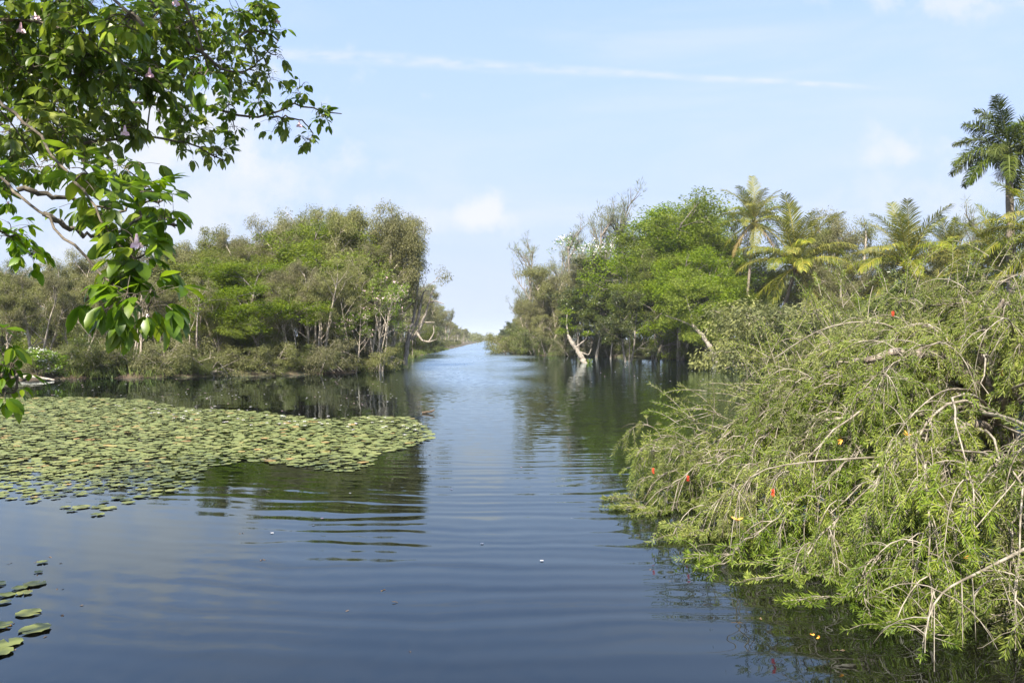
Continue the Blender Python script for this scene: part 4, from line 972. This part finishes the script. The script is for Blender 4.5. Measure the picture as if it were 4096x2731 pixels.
# a few bare arching shoots, as in the lower corner
for pts in ([NP([4.6, 7.0, .8]), NP([3.9, 6.7, .62]), NP([3.45, 6.45, .55]), NP([3.28, 6.35, .3]), NP([3.27, 6.3, .12])], [NP([5.2, 9.2, 1.3]), NP([3.4, 9.4, 1.15]), NP([2.75, 9.35, 1.05]), NP([2.55, 9.3, .7]), NP([2.62, 9.25, .35])],
            [NP([6.4, 10.9, 1.9]), NP([5.2, 9.6, 2.0]), NP([4.5, 9.0, 1.75]), NP([4.1, 8.8, 1.3])], [NP([6.4, 10.6, 1.5]), NP([5.6, 8.4, 1.5]), NP([4.9, 7.6, 1.35]), NP([4.2, 7.2, .9])], [NP([6.6, 11, 2]), NP([6.2, 9.8, 2.7]), NP([5.7, 9.2, 2.9]), NP([5.2, 8.9, 2.6])],
            [NP([6.5, 11, 2.0]), NP([5.4, 11.6, 2.9]), NP([4.6, 11.8, 2.8]), NP([3.9, 11.9, 2.3])], [NP([7, 11, 2.0]), NP([7.2, 10.4, 3.2]), NP([6.7, 10.0, 3.55]), NP([6.0, 9.8, 3.3])]):
    Q = smooth_curve(pts, 14); g = G(); g.tube(Q - bb, np.linspace(.017, .005, 14), 5)
    for s in range(10):
        k = int(rng.integers(4, 13)); d = unit(Q[k] - Q[k - 1] + rng.normal(0, .45, 3)); S = [Q[k]]
        for i in range(5): d = unit(d + up * -.3); S.append(S[-1] + d * .11)
        S = NP(S); S[:, 2] = np.maximum(S[:, 2], .03); g.tube(S - bb, np.linspace(.007, .003, 6), 3)
    link('branch', g.mesh('branch', 'twig_bark', True), e)
for X, Y, d, dxx, dzz in [(1590, 965, 12.6, -1, .45), (1575, 985, 12.4, -1, .1), (1600, 950, 12.8, -.6, .7), (1740, 850, 12.8, -.7, .9), (1755, 890, 12.6, -1, .5), (1780, 840, 13, -.2, 1), (1900, 735, 12.8, -.4, 1), (1870, 720, 13, .1, 1), (1950, 700, 13, -.5, .8), (2010, 690, 13.2, .3, 1), (2100, 650, 12.8, -.3, .9), (2180, 640, 12.8, .4, .8), (2250, 630, 12.4, -.5, .7), (2320, 615, 12.4, .3, .8), (1680, 930, 12.6, -1, .4), (1830, 800, 12.8, -.7, .7)]:
    g = G(); gl = G()
    for s in range(7):
        q = at(X, Y, d) + rng.normal(0, .18, 3); dd = unit(NP([dxx, rng.normal(0, .4), dzz]) + rng.normal(0, .3, 3)); Q = [q - dd * .25, q]
        for i in range(5): dd = unit(dd + up * -.10 + rng.normal(0, .05, 3)); Q.append(Q[-1] + dd * rng.uniform(.08, .14))
        Q = NP(Q) - bb; g.tube(Q, np.linspace(.006, .002, 7), 4); spiral_leaves(gl, Q, 46, .075, .0125, .15)
    o = link('branch', g.mesh('branch', 'twig_bark', True), e); link('foliage', gl.mesh('foliage', 'brush'), o)
for X, Y, d in [(1775, 1131, 8.6), (1500, 1080, 11.5), (1580, 1097, 11.0), (2300, 855, 10.0), (2050, 720, 11.5), (2330, 770, 11.0), (2345, 745, 11.0)]:
    q = at(X, Y, d); g = G(); m = 150; D = unit(rng.normal(size=(m, 3))); ax = rng.uniform(-.035, .035, (m, 1)) * up
    g.leaves(q - bb + ax, D * NP([1, 1, .4]), unit(rng.normal(size=(m, 3))), .024, .003); link('flower', g.mesh('flower', 'red'), e)
for X, Y, d in [(1693, 1192, 8.9), (2215, 1280, 7.4), (1935, 1010, 9.5), (2085, 1000, 9.4)]:
    q = at(X, Y, d); g = G(); m = 4; g.blades(np.tile(q - bb, (m, 1)), unit(rng.normal(size=(m, 3)) * NP([1, .6, .5])), unit(rng.normal(size=(m, 3))), .075, .022); link('withered_leaf', g.mesh('withered_leaf', 'orange_leaf'), e)


# ------------------------------------------------------------------ the trumpet tree hanging in from the near shore
rng = np.random.default_rng(33)
base = NP([-8.2, 4.6, 0.0]); base[2] = gz(base[0], base[1])
e = tag(empty('trumpet_tree', base), 'near trumpet tree hanging broad green leaves and pink flowers over the pond', 'tree')
hubA = NP([-6.6, 5.4, 4.6]); hubB = NP([-7.0, 6.2, 6.2]); hubC = NP([-7.4, 5.4, 8.6])
g = G(); g.tube(smooth_curve([base + NP([0, 0, -.4]), NP([-7.9, 4.8, 2.2]), hubA, hubB, hubC], 24) - base, np.linspace(.30, .12, 24), 10); link('trunk', g.mesh('trunk', 'near_bark', True), e)
def px(*a): return [at(*q) for q in a]
BR = [
    ([hubA] + px((-40, 205, 5.6), (7, 240, 5.5), (82, 300, 5.4), (116, 345, 5.3), (144, 386, 5.2), (178, 420, 5.1), (212, 458, 5.0), (240, 500, 4.9), (262, 545, 4.8), (290, 590, 4.7), (310, 640, 4.7)), .018, .006),
    ([hubA] + px((-40, 395, 5.4), (0, 413, 5.2), (41, 436, 5.1), (103, 493, 4.9), (156, 555, 4.8), (187, 592, 4.7), (218, 614, 4.7), (249, 639, 4.6), (280, 670, 4.6), (305, 695, 4.5), (342, 711, 4.5)), .018, .006),
    (px((100, 490, 4.92), (140, 515, 5.0), (170, 532, 5.1), (218, 538, 5.2), (260, 540, 5.3), (330, 500, 5.5), (400, 520, 5.6)), .018, .006),
    (px((41, 436, 5.1), (113, 448, 5.2), (154, 458, 5.3), (198, 475, 5.4), (260, 490, 5.6), (340, 460, 5.8), (390, 455, 5.9)), .018, .006),
    ([hubB] + px((-30, 205, 8.0), (120, 208, 8.0), (239, 219, 8.0), (284, 208, 8.1), (325, 191, 8.2), (379, 178, 8.3), (393, 137, 8.4), (458, 113, 8.6), (540, 90, 8.9), (600, 60, 9.2), (640, 95, 9.4)), .06, .010),
    ([hubB] + px((60, 215, 9.0), (171, 222, 9.2), (239, 236, 9.4), (444, 243, 9.6), (496, 246, 9.7), (533, 263, 9.8), (574, 272, 9.9), (619, 270, 10.0), (640, 256, 10.0), (667, 236, 10.0), (697, 239, 10.1), (740, 262, 10.2), (785, 262, 10.2)), .055, .007),
    (px((619, 270, 10.0), (684, 272, 10.0), (720, 300, 10.0), (712, 330, 10.0)), .014, .005),
    ([hubC] + px((220, -120, 7.0), (342, 0, 7.4), (376, 41, 7.6), (414, 75, 7.8), (455, 113, 8.0), (500, 165, 8.4), (560, 170, 8.8)), .05, .010),
    (px((460, 113, 8.6), (506, 174, 9.0), (581, 161, 9.3), (615, 123, 9.5), (640, 90, 9.6)), .018, .005),
    ([hubB] + px((-20, 60, 6.6), (60, 40, 6.6), (160, 70, 6.6), (250, 110, 6.7), (300, 160, 6.8)), .035, .008),
    ([hubB] + px((-20, 280, 7.0), (90, 330, 7.0), (190, 330, 7.1), (300, 310, 7.4), (400, 320, 8.0), (480, 350, 8.5), (520, 370, 8.6)), .035, .007),
    ([hubA] + px((-30, 500, 6.6), (20, 540, 6.8), (60, 570, 7.0), (90, 595, 7.0)), .03, .006),
    ([NP([-6.9, 4.9, 3.2])] + px((-60, 730, 4.2), (0, 770, 4.0), (20, 800, 4.0), (30, 850, 4.0), (40, 860, 4.0)), .025, .006),
    ([hubC] + px((100, -160, 4.4), (210, -60, 3.9), (270, 10, 3.7), (310, 30, 3.6), (330, 60, 3.6)), .035, .007),
    ([hubC] + px((300, -200, 6.0), (420, -40, 6.4), (450, 40, 6.6), (470, 120, 6.7), (480, 160, 6.8)), .035, .007),
]
gB = []; curves = []
for pts, r0, r1 in BR:
    Pc = smooth_curve(pts, max(12, len(pts) * 4)); Pc[1:-1] += rng.normal(0, .012, (len(Pc) - 2, 3)); g = G(); g.tube(Pc - base, np.linspace(r0, r1, len(Pc)) * (1 + .06 * rng.normal(size=len(Pc))), 7)
    gB.append((g, G())); curves.append(Pc)
# leafy clumps: photo place, radius, depth
CL = [(20, 110, 110, 8.6), (140, 20, 110, 8.8), (260, 110, 100, 8.6), (400, 30, 80, 8.9), (500, 80, 70, 8.4), (380, 180, 60, 7.4), (100, 240, 90, 8.4), (210, 330, 60, 8.0), (20, 370, 60, 7.6), (600, 20, 45, 9.3), (575, 110, 40, 9.3), (620, 180, 24, 9.6), (540, 300, 26, 9.6), (460, 310, 36, 9.0), (180, 470, 40, 5.4), (340, 580, 30, 4.8), (60, 60, 105, 6.8), (200, 55, 105, 6.6), (330, 60, 100, 7.4), (450, 50, 80, 7.8), (555, 35, 60, 9.1), (615, 75, 38, 9.4), (640, 125, 28, 9.5), (60, 170, 105, 6.9), (190, 165, 105, 6.8), (315, 170, 85, 7.2), (425, 140, 72, 8.2), (505, 150, 62, 8.7), (585, 165, 36, 9.3),
      (40, 300, 75, 6.4), (150, 300, 85, 6.6), (265, 290, 75, 7.2), (375, 235, 55, 8.6), (440, 258, 55, 9.2), (525, 240, 46, 9.6), (595, 228, 34, 9.9), (690, 212, 34, 10.0), (645, 284, 34, 10.0), (735, 262, 32, 10.2), (705, 318, 14, 10.0),
      (200, 400, 74, 5.1), (285, 385, 44, 6.4), (415, 325, 44, 8.1), (500, 362, 40, 8.5), (90, 380, 56, 6.2), (300, 445, 52, 5.4), (360, 462, 38, 5.8), (255, 480, 36, 5.0), (30, 540, 52, 6.8), (75, 588, 26, 7.0), (300, 545, 42, 4.8), (395, 512, 30, 5.6), (315, 615, 44, 4.7),
      (235, 662, 34, 4.6), (300, 688, 26, 4.5), (348, 690, 24, 4.5), (0, 790, 18, 4.0), (20, 848, 15, 4.0), (4, 900, 9, 4.0), (290, 40, 40, 3.65), (470, 175, 38, 6.7), (370, 90, 46, 7.6), (120, 110, 90, 7.6), (250, 220, 70, 7.8), (20, 440, 46, 6.0), (545, 195, 40, 9.2), (120, 230, 80, 8.2)]
allc = np.concatenate([np.c_[c, np.full(len(c), i)] for i, c in enumerate(curves)])
def leaf_cluster(gt, gl, p, d, size):
    """a palmate leaf: a stalk with three to five drooping leaflets"""
    pl = rng.uniform(.5, 1.0) * size; d = unit(d); q = p + d * pl; gt.tube(NP([p, p + d * pl * .5 + up * .01, q]) - base, .0018, 3, False)
    kk = int(rng.integers(3, 6)); a = np.linspace(-1.15, 1.15, kk) + rng.normal(0, .12, kk)
    side = unit(np.cross(d, up) + 1e-4); D = unit(d * np.cos(a)[:, None] + side * np.sin(a)[:, None] + NP([0, 0, -1.]) * rng.uniform(.35, 1.0) + rng.normal(0, .12, (kk, 3)))
    LL = size * (1 - .3 * np.abs(a) / 1.15) * rng.uniform(.8, 1.15, kk)
    gl.blades(np.tile(q, (kk, 1)) + D * .012 - base, D, unit(up + rng.normal(0, .35, (kk, 3))), LL, LL * rng.uniform(.42, .52, kk), rng.uniform(.05, .4, kk), .10)
flowers = []
for ci, (X, Y, rad, d) in enumerate(CL):
    c = at(X, Y, d); rm = rad / 1828 * d; kbest = int(np.argmin(((allc[:, :3] - c) ** 2).sum(1) )); src = allc[kbest, :3]; bi = int(allc[kbest, 3]); gt, gl = gB[bi]
    gt.tube(smooth_curve([src, (src + c) / 2 + rng.normal(0, .04, 3), c], 6) - base, np.linspace(.009, .005, 6), 4)
    nt = max(4, int(rm * rm * (110 if d < 6 else 175))); dz_ = min(.55, rm * 1.4)
    for _ in range(nt):
        q = c + unit(rng.normal(size=3)) * rng.uniform(.25, 1) ** .6 * NP([rm, dz_, rm]); m = c + (q - c) * rng.uniform(.0, .4) + rng.normal(0, .02, 3)
        tw = smooth_curve([m, (m + q) / 2 + up * .03 + rng.normal(0, .015, 3), q], 5); gt.tube(tw - base, np.linspace(.005, .0025, 5), 3, False)
        for _k in range(int(rng.integers(2, 5))):
            f = tw[int(rng.integers(1, 5))]; leaf_cluster(gt, gl, f, unit(q - m + rng.normal(0, .7, 3)), rng.uniform(.085, .15) * (.85 if d < 4.3 else 1.4 if d < 6 else 1.2 if d < 7.5 else 1.0))
    if rng.random() < .35: flowers.append((c + rng.normal(0, rm * .6, 3), bi))
# leaves of the tall crown above, which keeps the lower sprays in dappled shade
gt, gl = gB[7]
for _ in range(800):
    q = NP([rng.uniform(-11, -2.4), rng.uniform(-1.0, 9.5), rng.uniform(6.6, 10.5)])
    if (q[2] - CAMZ) / max(q[1], .4) < .46 + .05 and q[1] > 1: continue
    m = 12; clump = q + rng.normal(0, .28, (m, 3)); D = unit(rng.normal(size=(m, 3)) + NP([0, 0, -.5])); gl.blades(clump - base, D, unit(rng.normal(0, .4, (m, 3)) + up), .17, .085)
for (g, gl), in zip(gB):
    o = link('branch', g.mesh('branch', 'near_bark', True), e)
    if gl.n: link('foliage', gl.mesh('foliage', 'trumpet'), o)
for X, Y, d in [(85, 40, 6.5), (345, 172, 7.0), (288, 305, 6.8), (372, 252, 8.4), (637, 50, 9.3), (688, 288, 9.8), (315, 560, 4.7), (50, 70, 6.5), (405, 8, 7.2), (20, 480, 6.4), (340, 745, 4.5)]:
    q = at(X, Y, d) - base; g = G(); k = 5; a = np.arange(k) / k * 6.28; D = np.stack([np.cos(a), np.sin(a) * .7, -.5 + 0 * a], 1)
    g.tube(NP([q + up * .06, q + up * .03, q]), [.006, .012, .018], 6); g.blades(np.tile(q, (k, 1)), D, np.tile([0, -1, .4], (k, 1)), .042, .036, .3, .15); link('flower', g.mesh('flower', 'pink_petal'), e)

# ------------------------------------------------------------------ haze
m, n = material('haze'); vol = n.new('ShaderNodeVolumePrincipled'); vol.inputs['Color'].default_value = (.86, .93, 1.0, 1); vol.inputs['Density'].default_value = .00016; vol.inputs['Anisotropy'].default_value = 0.0
out = n.new('ShaderNodeOutputMaterial'); n.put(out.inputs['Volume'], vol.outputs[0])
try: m.cycles.homogeneous_volume = True
except Exception: pass
g = G(); X0, X1, Y0, Y1, Z0, Z1 = -2500, 2500, -450, 3200, -2.7, 34
g.add([(X0, Y0, Z0), (X1, Y0, Z0), (X1, Y1, Z0), (X0, Y1, Z0), (X0, Y0, Z1), (X1, Y0, Z1), (X1, Y1, Z1), (X0, Y1, Z1)], [[0, 3, 2, 1], [4, 5, 6, 7], [0, 1, 5, 4], [1, 2, 6, 5], [2, 3, 7, 6], [3, 0, 4, 7]])
tag(link('haze', g.mesh('haze', m)), kind='stuff')
